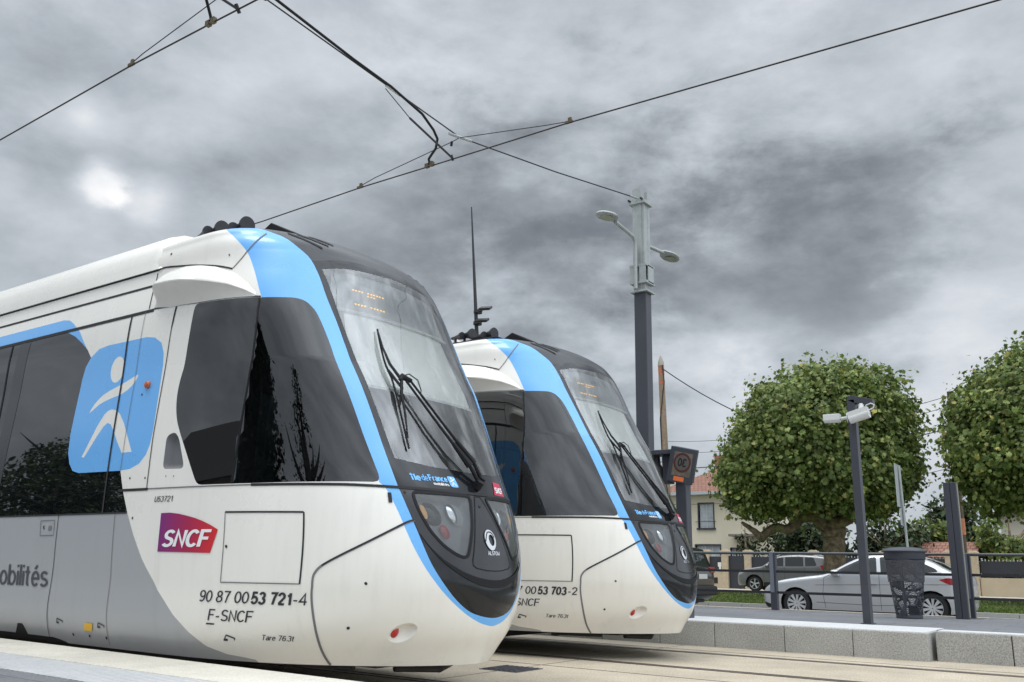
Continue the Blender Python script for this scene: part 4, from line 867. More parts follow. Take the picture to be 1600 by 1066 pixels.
mb = MB(); mb.box((-2.27, 11.95, 0.32), (33, 12.28, 0.3405)); struct('end_kerb_tops', mb, M['granitetop'])
mb = MB(); mb.box((-80, 16.555, -0.2), (60, 16.75, 0.325)); struct('platform_back_kerb', mb, M['pave'])
# road, verge, pavement
mb = MB(); mb.box((-120, 16.755, -0.25), (80, 25.6, -0.03)); struct('road', mb, M['road'])
mb = MB(); x = -100.0
while x < 60:
    mb.box((x + 0.006, 25.6, -0.2), (x + 1.0 - 0.006, 25.8, 0.09)); x += 1.0
struct('verge_kerb', mb, M['granite'])
mb = MB(); mb.box((-120, 25.805, -0.2), (80, 41.0, 0.05)); struct('verge_soil', mb, M['grass'])
mb = MB(); mb.box((-120, 41.005, -0.2), (80, 46.4, 0.085)); struct('pavement', mb, M['pave'])
rng = random.Random(4)
mb = MB()
for i in range(26000):
    x = rng.uniform(-26, 2); y = rng.uniform(25.85, 40.9) if rng.random() < 0.6 else rng.uniform(25.85, 30)
    h = rng.uniform(0.03, 0.11); g = rng.uniform(0, 6.28); w = rng.uniform(0.012, 0.03); dx, dy = rng.uniform(-.04, .04), rng.uniform(-.04, .04)
    mb.add([(x - w * math.cos(g), y - w * math.sin(g), 0.05), (x + w * math.cos(g), y + w * math.sin(g), 0.05), (x + dx, y + dy, 0.05 + h)], [(0, 1, 2)])
g_ = mb.build('verge_grass', M['grass'], fixn=False); tag(g_, 'short dry green grass of the verge behind the parked silver car', 'grass', kind='stuff')
mb = MB(); mb.box((-5.62, 7.44, -0.02), (-5.17, 7.90, 0.006))
dc = mb.build('drain_cover', mat('drain_iron', (0.06, 0.06, 0.062), 0.7, var=0.3, vscale=30)); tag(dc, 'square dark iron drain cover in the pale track bed in front of the nearer tram', 'drain cover')
mb = MB()
for k in range(7): mb.box((-5.595 + k * 0.061, 7.47, 0.0065), (-5.565 + k * 0.061, 7.87, 0.012))
mb.build('grate_bar', M['anthracite'], dc)

# ------------------------------------------------------------------ overhead line
def wire(name, pts, r, label, cat='overhead wire', group=None, m=None, seg=6):
    mb = MB(); mb.tube(pts, r, seg); o = mb.build(name, m or M['wire'], smooth=True); return tag(o, label, cat, group)
G1 = 'overhead line wires'
wire('contact_wire', [(-60, 9.9, 7.0), (-30, 9.9, 7.02), (-12.7, 9.9, 7.05), (-10.24, 9.9, 7.12), (-8.5, 9.9, 7.12), (-6.12, 9.9, 7.13), (-0.68, 9.9, 7.01), (6, 9.9, 6.95), (30, 9.9, 7.0)], 0.011, 'long contact wire from the nearer tram roof to the top right of the sky', group=G1, m=M['copper'])
wire('contact_wire', [(-60, 5.6, 6.9), (-30, 5.6, 7.0), (-13.54, 5.6, 7.09), (-10.14, 5.6, 7.21), (-8.49, 5.6, 7.22), (-7.67, 5.6, 7.22), (-3, 5.6, 7.15), (30, 5.6, 7.1)], 0.011, 'dark contact wire crossing the top left corner of the sky', group=G1, m=M['copper'])
MT = Vector((-7.08, 13.85, 7.62)); J = Vector((-8.12, 9.9, 7.46)); K = Vector((-8.71, 6.5, 8.17)); K2 = K + (K - J) * 1.2
J0 = J + (MT - J) * 0.03
w_ = wire('span_wire', [MT, MT + (J - MT) * 0.5 + Vector((0, 0, -0.03)), J, J + (K - J) * .33, J + (K - J) * .66, K, K2], 0.011, 'cross-span wire from the mast top to the upper left, passing over the contact wire', group=G1)
mb = MB(); mb.tube([MT, MT + (J - MT) * 0.05], 0.02, 8); mb.build('tensioner', M['galv'], w_); mb = MB(); mb.tube([J + (MT - J) * 0.055, J - (MT - J) * 0.05], 0.024, 8); mb.tube([J + (K - J) * 0.34, J + (K - J) * 0.42], 0.028, 8); split(mb.build('insulator', M['galv'], w_))
f0 = J + (K - J) * 0.04
def off(p, dx, dz): return Vector((p.x + dx, p.y, p.z + dz))
wire('feeder_cable', [off(K2, 0.05, 0.03), off(K, 0.07, 0.04), off(J + (K - J) * .6, 0.05, -0.01), off(J + (K - J) * .40, 0.03, 0.0), off(J + (K - J) * .22, 0.0, -0.055), (-8.27, 9.45, 7.43), (-8.33, 9.62, 7.37), (-8.47, 9.75, 7.30), (-8.62, 9.83, 7.27), (-8.72, 9.88, 7.24), (-8.71, 9.9, 7.14)], 0.020, 'thick black feeder cable following the cross-span and curling down to the contact wire', 'cable', G1, M['black'], 8)
wire('stitch_wire', [(-10.24, 9.9, 7.15), (-9.9, 9.9, 7.22), (-8.29, 9.9, 7.42), (-8.12, 9.9, 7.45), (-6.5, 9.9, 7.2), (-6.12, 9.9, 7.15)], 0.007, 'thin wire bridging between two clamps on the long contact wire, hung from the cross-span', group=G1)
wire('stitch_wire', [(-10.14, 5.6, 7.24), (-9.9, 5.6, 7.30), (-8.44, 5.6, 7.53), (-8.1, 5.6, 7.58), (-6.2, 5.6, 7.22)], 0.007, 'thin wire rising from a clamp on the contact wire in the top left corner', group=G1)
mb = MB(); mb.tube([(-8.26, 9.9, 7.15), (-8.31, 8.95, 7.42)], 0.017, 8); mb.tube([(-8.31, 8.95, 7.42), (-8.5, 8.6, 7.80)], 0.007, 6); mb.tube([(-8.26, 9.93, 7.11), (-8.26, 9.88, 7.19)], 0.02, 8)
tag(mb.build('steady_arm', M['wire'], smooth=True), 'dark grey steady arm slanting down to the long contact wire beside the curled cable', 'steady arm', 'steady arms of the overhead line')
mb = MB(); mb.tube([(-8.0, 5.6, 7.23), (-8.15, 5.2, 7.36), (-8.2, 4.6, 7.55)], 0.017, 8); mb.tube([(-8.0, 5.63, 7.19), (-8.0, 5.57, 7.28)], 0.022, 8)
tag(mb.build('steady_arm', M['wire'], smooth=True), 'dark grey steady arm cut off by the top edge at upper left', 'steady arm', 'steady arms of the overhead line')
wire('jumper_cable', [(-8.49, 5.6, 7.24), (-8.49, 5.58, 7.31), (-8.46, 5.5, 7.42), (-8.40, 5.35, 7.62), (-8.5, 5.6, 7.9), (-8.7, 6.5, 8.15)], 0.018, 'short dark jumper cable standing on the contact wire in the top left corner', 'cable', G1, M['black'], 8)
def clamp(x, y, z, lab, big=False):
    mb = MB(); mb.box((x - 0.06, y - 0.018, z - 0.012), (x + 0.06, y + 0.018, z + 0.022)); mb.box((x - 0.012, y - 0.012, z + 0.02), (x + 0.04, y + 0.012, z + 0.07))
    if big: mb.box((x - 0.09, y - 0.025, z - 0.02), (x - 0.02, y + 0.03, z + 0.045)); mb.box((x + 0.02, y - 0.03, z - 0.02), (x + 0.08, y + 0.02, z + 0.05))
    tag(mb.build('wire_clamp', M['brass']), lab, 'wire clamp', 'clamps on the overhead wires')
clamp(-10.24, 9.9, 7.125, 'small brass clamp at the left end of the stitch wire above the nearer tram'); clamp(-6.12, 9.9, 7.135, 'small brass clamp at the right end of the stitch wire, mid sky')
clamp(-8.71, 9.9, 7.13, 'bulky clamp where the curled black cable meets the wire', True); clamp(-10.14, 5.6, 7.22, 'clamp at the lower end of the stitch wire in the top left sky'); clamp(-8.49, 5.6, 7.225, 'bulky clamp under the jumper cable at the top left edge', True)
mb = MB(); mb.tube([(-8.24, 9.86, 7.40), (-8.25, 9.86, 7.33)], 0.02, 8); tag(mb.build('line_weight', M['black'], smooth=True), 'small black weight hanging from the wire junction in the middle of the sky', 'weight')

# ------------------------------------------------------------------ catenary mast with two street lamps
mast = thing('catenary_mast', 'tall dark mast with grey upper section and two lamps, rising behind the second tram', 'mast', (-7.08, 14, 0.312))
mb = MB(); mb.box((-0.12, -0.11, 0.0), (0.12, 0.11, 5.5)); mb.build('steel_column', M['anthracite'], mast, bevel=0.015)
mb = MB(); mb.box((-0.115, -0.125, 5.52), (0.065, -0.11, 7.52)); mb.box((-0.108, -0.11, 5.52), (0.108, 0.105, 7.30)); mb.box((0.05, 0.03, 5.6), (0.112, 0.118, 7.48)); mb.build('upper_section', M['galv'], mast)
mb = MB(); mb.box((-0.17, -0.17, 7.20), (0.16, 0.15, 7.25)); mb.box((-0.17, -0.17, 5.98), (0.17, 0.16, 6.02)); mb.box((-0.17, -0.17, 5.66), (0.17, 0.16, 5.70)); mb.box((0.155, -0.10, 5.68), (0.17, 0.12, 6.0)); mb.box((-0.165, -0.165, 5.68), (-0.05, -0.152, 6.0)); mb.box((0.02, -0.165, 5.68), (0.15, -0.152, 6.0)); mb.box((-0.17, -0.17, 5.50), (0.17, 0.16, 5.53)); split(mb.build('clamp_collar', M['galv'], mast))
mb = MB()
for x in (-0.15, 0.10): mb.tube([(x, -0.21, 7.27), (x, -0.14, 7.27)], 0.022, 8)
split(mb.build('bolt', M['darkmetal'], mast))
for s in (1, -1):
    mb = MB(); mb.tube([(-0.03, -0.20 * s, 5.55), (-0.03, -0.20 * s, 6.40), (-0.03, -0.22 * s, 6.47), (-0.03, -0.30 * s, 6.52), (-0.03, -0.95 * s, 6.585)], 0.035, 10); mb.build('lamp_arm', M['galv'], mast, smooth=True)
    hb = MB(); n = 24
    prof = [(0.0, 0.0), (0.6, 0.004), (0.92, 0.016), (1.0, 0.034), (0.93, 0.06), (0.7, 0.082), (0.35, 0.094), (0.02, 0.097)]
    vs = []
    for r, h in prof:
        for k in range(n):
            g = 2 * math.pi * k / n; yy = math.sin(g) * 0.31 * r; xx = math.cos(g) * 0.165 * r * (1 - 0.42 * max(0, math.sin(g)) ** 2)
            vs.append((-0.03 + xx, (-1.22 + yy) * s, 6.555 + h + 0.02 * (yy / 0.31)))
    hb.add(vs, [(i * n + k, i * n + (k + 1) % n, (i + 1) * n + (k + 1) % n, (i + 1) * n + k) for i in range(len(prof) - 1) for k in range(n)])
    hd = hb.build('lamp_head', M['galv'], mast, smooth=True)
    gb = MB(); k = 20; gb.add([(-0.03 + 0.105 * math.cos(2*math.pi*i/k), (-1.27 + 0.15 * math.sin(2*math.pi*i/k)) * s, 6.549) for i in range(k)], [tuple(range(k))]); gb.build('lamp_glass', mat('lamp_glass', (0.32, 0.32, 0.28), 0.15), hd)

# ------------------------------------------------------------------ floodlight mast far behind
fm = thing('floodlight_mast', 'very tall thin tapering mast with three floodlights, far behind the second tram', 'floodlight mast', (-26.7, 34.5, -0.1))
mb = MB(); mb.tube([(0, 0, 0), (0, 0, 12), (-0.18, -0.16, 15.5), (-0.37, -0.32, 19.2)], [0.13, 0.11, 0.075, 0.03], 10); mb.build('mast_pole', M['darkmetal'], fm, smooth=True)
for (dx, z, tx) in ((0.62, 13.55, 0.3), (0.45, 12.95, 0.2), (-0.62, 12.25, -0.3)):
    mb = MB(); mb.tube([(0, 0, z), (dx * 0.55, -0.1, z)], 0.05, 6); mb.lathe([(0.22, -0.08), (0.22, 0.08)], 10, at=(0, 0, z)); mb.build('floodlight_bracket', M['darkmetal'], fm)
    rot = Matrix.Rotation(0.35 * (1 if dx > 0 else -1), 3, 'Z') @ Matrix.Rotation(0.45, 3, 'X')
    mb = MB(); mb.box((-0.30, -0.25, -0.05), (0.30, 0.25, 0.06), rot=rot, at=(dx, -0.2, z + 0.05)); fl = mb.build('floodlight', M['darkmetal'], fm, bevel=0.02)
    mb = MB(); mb.box((-0.27, -0.22, -0.075), (0.27, 0.22, -0.062), rot=rot, at=(dx, -0.2, z + 0.05)); mb.build('floodlight_glass', mat('floodlight_glass', (0.30, 0.30, 0.24), 0.2), fl)

# ------------------------------------------------------------------ wooden poles and service wires
wpole = thing('wooden_pole', 'weathered wooden utility pole with orange marks and pointed grey cap, behind the dark mast', 'utility pole', (-15.4, 32.4, -0.03))
mb = MB(); mb.tube([(0, 0, 0), (-0.08, -0.06, 4.5), (-0.165, -0.12, 9.0)], [0.155, 0.14, 0.115], 12); mb.build('pole_shaft', M['wood'], wpole, smooth=True)
mb = MB(); mb.tube([(-0.162, -0.118, 8.98), (-0.165, -0.12, 9.15), (-0.17, -0.125, 9.40)], [0.13, 0.12, 0.03], 12); mb.build('pole_cap', M['cap'], wpole, smooth=True)
mb = MB(); mb.tube([(-0.155, -0.113, 8.6), (-0.162, -0.118, 8.96)], 0.121, 12); mb.tube([(-0.15, -0.108, 8.22), (-0.152, -0.11, 8.42)], 0.123, 12); split(mb.build('orange_mark', M['orange'], wpole, smooth=True))
mb = MB(); mb.tube([(-0.05, -0.22, 9.0), (0.02, -0.24, 8.3), (-0.20, -0.22, 6.8), (-0.16, -0.2, 5.2), (0.1, -0.2, 3.5), (0.1, -0.2, 0.4)], 0.022, 6); mb.build('cable_run', M['wire'], wpole, smooth=True)
def sagw(p, q, s, n=12): return [tuple(Vector(p).lerp(Vector(q), i / n) - Vector((0, 0, s * 4 * (i / n) * (1 - i / n)))) for i in range(n + 1)]
wire('service_wire', sagw((-15.5, 32.2, 8.85), (-11.0, 37.6, 6.4), 0.45), 0.020, 'dark service wire sagging from the wooden pole top into the left plane tree crown', 'service wire', 'service wires')
p2 = thing('wooden_pole', 'dark thin utility pole with an orange mark, leaning between the two plane trees', 'utility pole', (-7.0, 43.9, 0.08))
mb = MB(); mb.tube([(0, 0, 0), (0.17, -0.5, 8.85)], [0.14, 0.11], 10); mb.build('pole_shaft', mat('dark_wood', (0.10, 0.075, 0.05), 0.9, var=0.3, vscale=8), p2, smooth=True)
mb = MB(); mb.tube([(0.145, -0.43, 7.55), (0.155, -0.46, 8.05)], 0.125, 10); mb.tube([(0.05, -0.15, 2.6), (0.06, -0.18, 3.3)], 0.145, 10); split(mb.build('orange_mark', M['orange'], p2, smooth=True))
mb = MB(); mb.bar((0.05, -0.5, 8.2), (0.35, -0.5, 8.2), 0.05, 0.05); mb.tube([(0.33, -0.5, 8.2), (0.33, -0.5, 8.65)], 0.03, 6); mb.build('insulator_bracket', M['darkmetal'], p2)
for i, (z, ye, ze, lab) in enumerate(((8.75, 50, 8.6, 'topmost thin wire running left from the pole between the trees'), (8.3, 50, 7.9, 'second thin wire running left from the pole between the trees'), (7.3, 40, 5.9, 'thicker dark wire sagging left from the pole between the trees'), (5.6, 46, 4.6, 'lowest thin wire running left below the gap between the trees'))):
    wire('service_wire', sagw((-6.85, 43.45, z), (-24, ye, ze), 0.6), 0.013 if i != 2 else 0.024, lab, 'service wire', 'service wires')
wire('service_wire', sagw((-15.45, 32.3, 5.2), (-30, 52, 5.9), 0.2), 0.014, 'thin wire passing in front of the cream house wall near its eaves', 'service wire', 'service wires')

# ------------------------------------------------------------------ speed sign box
sg = thing('speed_signal', 'dark box sign with painted reflection of red-ringed 30, right of the second tram windscreen', 'signal', (-5.64, 12.35, 0.318))
mb = MB(); mb.box((-0.085, -0.085, 0), (0.085, 0.085, 2.05)); mb.build('signal_post', M['anthracite'], sg, bevel=0.012)
nv = Vector((0.30, -0.93, -0.16)).normalized(); rv0 = Vector((0, 0, 1)).cross(nv).normalized(); uv0 = nv.cross(rv0).normalized(); ro = R(-12)
rv = (rv0 * math.cos(ro) + uv0 * math.sin(ro)); uv_ = (uv0 * math.cos(ro) - rv0 * math.sin(ro))
B3 = Matrix((rv, nv, uv_)).transposed(); bc = Vector((0.05, -0.14, 2.15))
mb = MB(); mb.box((-0.185, -0.30, -0.25), (0.185, -0.02, 0.25), rot=B3, at=bc); mb.box((-0.195, -0.02, -0.26), (0.195, 0.0, 0.26), rot=B3, at=bc); mb.build('signal_box', M['anthracite'], sg, bevel=0.01)
def sp(x, y, d=0.0): return tuple(bc + B3 @ Vector((x, d, y)))
mb = MB(); mb.add([sp(x, y, 0.003) for x, y in ((-0.13, -0.16), (0.14, -0.16), (0.14, 0.19), (-0.13, 0.19))], [(0, 1, 2, 3)]); mb.build('signal_screen', mat('signal_screen', (0.17, 0.145, 0.115), 0.08, var=0.5, vscale=5), sg)
mb = MB(); k = 36  # ring, disc and reversed digits are a speed sign's reflection, painted flat
ring = [(0.0 + r * math.cos(2*math.pi*i/k), 0.04 + 1.15 * r * math.sin(2*math.pi*i/k)) for r in (0.125, 0.098) for i in range(k)]
mb.add([sp(x, y, 0.006) for x, y in ring], [(i, (i + 1) % k, k + (i + 1) % k, k + i) for i in range(k)]); mb.build('reflected_ring', mat('ring_red', (0.085, 0.018, 0.02), 0.4), sg)
mb = MB(); k = 36; mb.add([sp(0.098 * math.cos(2*math.pi*i/k), 0.04 + 1.13 * 0.098 * math.sin(2*math.pi*i/k), 0.005) for i in range(k)], [tuple(range(k))]); mb.build('reflected_disc', mat('disc_pale', (0.11, 0.10, 0.088), 0.3), sg)
mb = MB(); flat_text(mb, '30', lambda x, y: sp(0.065 - 0.13 * x, -0.015 + 0.115 * y, 0.008), bold=0.03); mb.build('reflected_number', M['gap'], sg)
mb = MB(); mb.add([sp(x, y, 0.006) for x, y in ((-0.09, -0.235), (0.06, -0.235), (0.06, -0.17), (-0.09, -0.17))], [(0, 1, 2, 3)]); mb.build('orange_label', mat('orange_label', (0.75, 0.17, 0.05), 0.5), sg)
mb = MB(); mb.box((-0.62, -0.16, 2.33), (-0.08, 0.16, 2.40)); mb.box((-0.30, -0.06, 1.9), (-0.16, 0.06, 2.33)); mb.build('signal_bracket', M['anthracite'], sg, bevel=0.01)
mb = MB(); mb.lathe([(0.02, 1.82), (0.10, 1.86), (0.13, 1.98), (0.12, 2.12), (0.06, 2.2), (0.05, 2.33)], 18, at=(-0.42, 0, 0)); mb.build('loudspeaker_housing', M['darkmetal'], sg, smooth=True)

# ------------------------------------------------------------------ camera post
cp = thing('camera_post', 'slim dark post with a bent top carrying two white surveillance cameras, on the far platform', 'camera post', (-3.37, 13.21, 0.315))
mb = MB(); mb.box((-0.052, -0.07, 0), (0.052, 0.07, 3.08)); mb.box((-0.08, -0.1, 0), (0.08, 0.1, 0.012))
arc = [(-0.052, 3.08), (-0.045, 3.11), (-0.02, 3.135), (0.01, 3.14), (0.05, 3.135), (0.30, 3.06), (0.30, 2.965), (0.052, 3.03), (0.052, 3.02)]
mb.prism(arc, -0.07, 0.07); mb.build('post_shaft', M['anthracite'], cp, bevel=0.01)
mb = MB(); mb.tube([(-0.40, -0.02, 2.83), (-0.17, -0.02, 2.825)], 0.056, 14); mb.box((-0.405, -0.075, 2.80), (-0.17, 0.035, 2.895)); mb.tube([(-0.17, -0.02, 2.825), (-0.06, -0.02, 2.83)], 0.022, 10); mb.tube([(-0.07, -0.02, 2.83), (-0.05, -0.02, 2.83)], 0.08, 16); mb.build('surveillance_camera', M['camwhite'], cp, bevel=0.008)
mb = MB(); mb.tube([(-0.02, -0.10, 2.79), (0.25, -0.11, 2.86)], 0.068, 16); mb.bar((-0.025, -0.105, 2.835), (0.245, -0.112, 2.905), 0.115, 0.10); mb.tube([(0.14, -0.04, 3.0), (0.14, -0.08, 2.9)], 0.04, 12); mb.build('surveillance_camera', M['camwhite'], cp, smooth=True)
mb = MB(); mb.tube([(0.24, -0.1, 2.90), (0.31, -0.1, 2.93), (0.33, -0.1, 2.97), (0.28, -0.09, 3.0), (0.2, -0.06, 2.98)], 0.009, 6); mb.build('camera_cable', M['camwhite'], cp, smooth=True)

# ------------------------------------------------------------------ litter bin
bn = thing('litter_bin', 'round dark litter bin with leaf-pattern perforated sides and domed lid, on the far platform', 'litter bin', (-3.33, 15.5, 0.315))
mb = MB(); mb.lathe([(0.285, 0.885), (0.30, 0.89), (0.305, 0.905), (0.305, 1.0), (0.335, 1.005), (0.337, 1.02), (0.31, 1.045), (0.2, 1.072), (0.08, 1.082), (0.005, 1.083)], 40); mb.build('lid', M['anthracite'], bn, smooth=True)
HB = 0.885
def binr(z): return 0.185 + (0.288 - 0.185) * min(1, max(0, z / HB)) ** 0.9
rng = random.Random(11); slots = []
cells = [(rng.uniform(0, 1.5), rng.uniform(0.05, 0.84), rng.uniform(0, math.pi)) for _ in range(30)]
cells = [(c[0] / 1.5 * 2 * math.pi, c[1], c[2]) for c in cells]
def nearest(u, z):
    best = None
    for i, c in enumerate(cells):
        du = abs(u - c[0]); du = min(du, 2 * math.pi - du); d = (du * 0.235) ** 2 + (z - c[1]) ** 2
        if best is None or d < best[0]: best = (d, i)
    return best[1]
for ci, c in enumerate(cells):
    ca, sa = math.cos(c[2]), math.sin(c[2])
    for k in range(-6, 7):
        ok = []
        for j in range(-18, 19):
            s_, t_ = j * 0.008, k * 0.027
            u = c[0] + (ca * s_ - sa * t_) / 0.235; z = c[1] + sa * s_ + ca * t_
            g = all(nearest((u + du) % (2*math.pi), z + dz) == ci for du, dz in ((0.05, 0), (-0.05, 0), (0, 0.013), (0, -0.013))) and 0.05 < z < 0.85 and 0.08 < u < 2 * math.pi - 0.08
            ok.append((j, g))
        run = [j for j, g in ok if g]
        if len(run) < 4: continue
        j0, j1 = min(run), max(run)
        if j1 - j0 + 1 != len(run): continue
        P4 = []
        for j, t in ((j0, -0.0105), (j1, -0.0105), (j1, 0.0105), (j0, 0.0105)):
            s_, t_ = j * 0.008, k * 0.027 + t
            P4.append((c[0] + (ca * s_ - sa * t_) / 0.235, c[1] + sa * s_ + ca * t_))
        slots.append(P4)
P, T, NM = cdt([(0, 0), (2 * math.pi, 0), (2 * math.pi, HB), (0, HB)], [('slot', s) for s in slots], [(x, z) for x in np.linspace(0.1, 6.18, 48) for z in np.linspace(0.03, 0.86, 12)], 0.12)
mb = MB(); mb.add([(binr(p[1]) * math.cos(p[0] - 1.6), binr(p[1]) * math.sin(p[0] - 1.6), p[1]) for p in P], [t for t, n in zip(T, NM) if n == '_'])
bk = mb.build('perforated_basket', M['anthracite'], bn, smooth='all'); md = bk.modifiers.new('s', 'SOLIDIFY'); md.thickness = 0.006
lm = bpy.data.materials.new('bin_liner'); lm.use_nodes = True; nt = lm.node_tree; b = nt.nodes['Principled BSDF']; b.inputs['Base Color'].default_value = (0.10, 0.10, 0.11, 1); b.inputs['Roughness'].default_value = 0.25; b.inputs['Alpha'].default_value = 0.62
mb = MB(); n = 40; rows = []
for i, z in enumerate(np.linspace(0.55, 0.88, 8)): rows.append([((binr(z) + 0.012 + 0.004 * math.sin(7 * g + 3 * z * 9)) * math.cos(g), (binr(z) + 0.012 + 0.004 * math.sin(7 * g + 3 * z * 9)) * math.sin(g), z + 0.012 * math.sin(3 * g)) for g in np.linspace(0, 2 * math.pi, n, endpoint=False)])
mb.add(sum(rows, []), [(j * n + i, j * n + (i + 1) % n, (j + 1) * n + (i + 1) % n, (j + 1) * n + i) for j in range(7) for i in range(n)]); mb.build('liner_bag', lm, bn, smooth='all')
mb = MB(); mb.lathe([(0.19, 0.0), (0.195, 0.012), (0.192, 0.035), (0.02, 0.035)], 32); mb.build('base_ring', M['anthracite'], bn, smooth=True)

# ------------------------------------------------------------------ dark pillar and railing
pl = thing('dark_pillar', 'broad dark rectangular pillar with vertical groove, standing in front of the platform railing', 'pillar', (-2.665, 16.12, 0.315))
mb = MB(); mb.box((-0.10, -0.08, 0), (-0.008, 0.10, 2.12)); mb.box((-0.008, -0.07, 0), (0.002, 0.09, 2.10)); mb.box((0.002, -0.08, 0), (0.09, 0.10, 2.12)); mb.build('pillar_body', M['anthracite'], pl, bevel=0.008)
mb = MB(); mb.box((0.0905, -0.05, 0.02), (0.10, 0.04, 2.10)); mb.build('pillar_edge_strip', mat('light_edge', (0.24, 0.23, 0.20), 0.5), pl)
rl = thing('platform_railing', 'dark platform railing with three horizontal bars along the back of the far platform', 'railing', (-5.78, 16.42, 0.32))
for i in (-1, 0, 1, 2, 3):
    x = i * 3.2 if i != 1 else 3.19
    mb = MB(); mb.box((x - 0.06, -0.05, 0), (x + 0.06, 0.05, 1.0)); po = mb.build('railing_post', M['anthracite'], rl, bevel=0.008)
    mb = MB(); mb.box((x - 0.05, -0.058, 0.30), (x + 0.02, -0.051, 0.99)); mb.build('post_strip', mat('post_strip', (0.16, 0.175, 0.205), 0.35), po)
mb = MB(); mb.tube([(-3.2, 0, 0.985), (9.6, 0, 0.985)], 0.025, 10); mb.build('top_rail', mat('rail_grey', (0.075, 0.08, 0.085), 0.35, metal=0.3), rl, smooth=True)
for z in (0.665, 0.30):
    mb = MB(); mb.box((-3.2, -0.012, z - 0.022), (9.6, 0.012, z + 0.022)); mb.build('lower_bar', M['darkmetal'], rl)

# ------------------------------------------------------------------ edge-on road sign
rs = thing('road_sign', 'galvanised road sign pole with a plate seen edge-on, in front of the plane trees', 'road sign', (-5.70, 27.2, 0.05))
mb = MB(); mb.tube([(0, 0, 0), (-0.09, 0, 3.9)], 0.035, 10); mb.build('sign_pole', M['galv'], rs, smooth=True)
mb = MB(); mb.box((-0.135, -0.36, 2.75), (-0.118, 0.36, 3.95)); mb.box((-0.115, -0.22, 2.25), (-0.10, 0.22, 2.72)); split(mb.build('sign_plate', mat('sign_back', (0.55, 0.57, 0.58), 0.35, metal=0.4), rs))

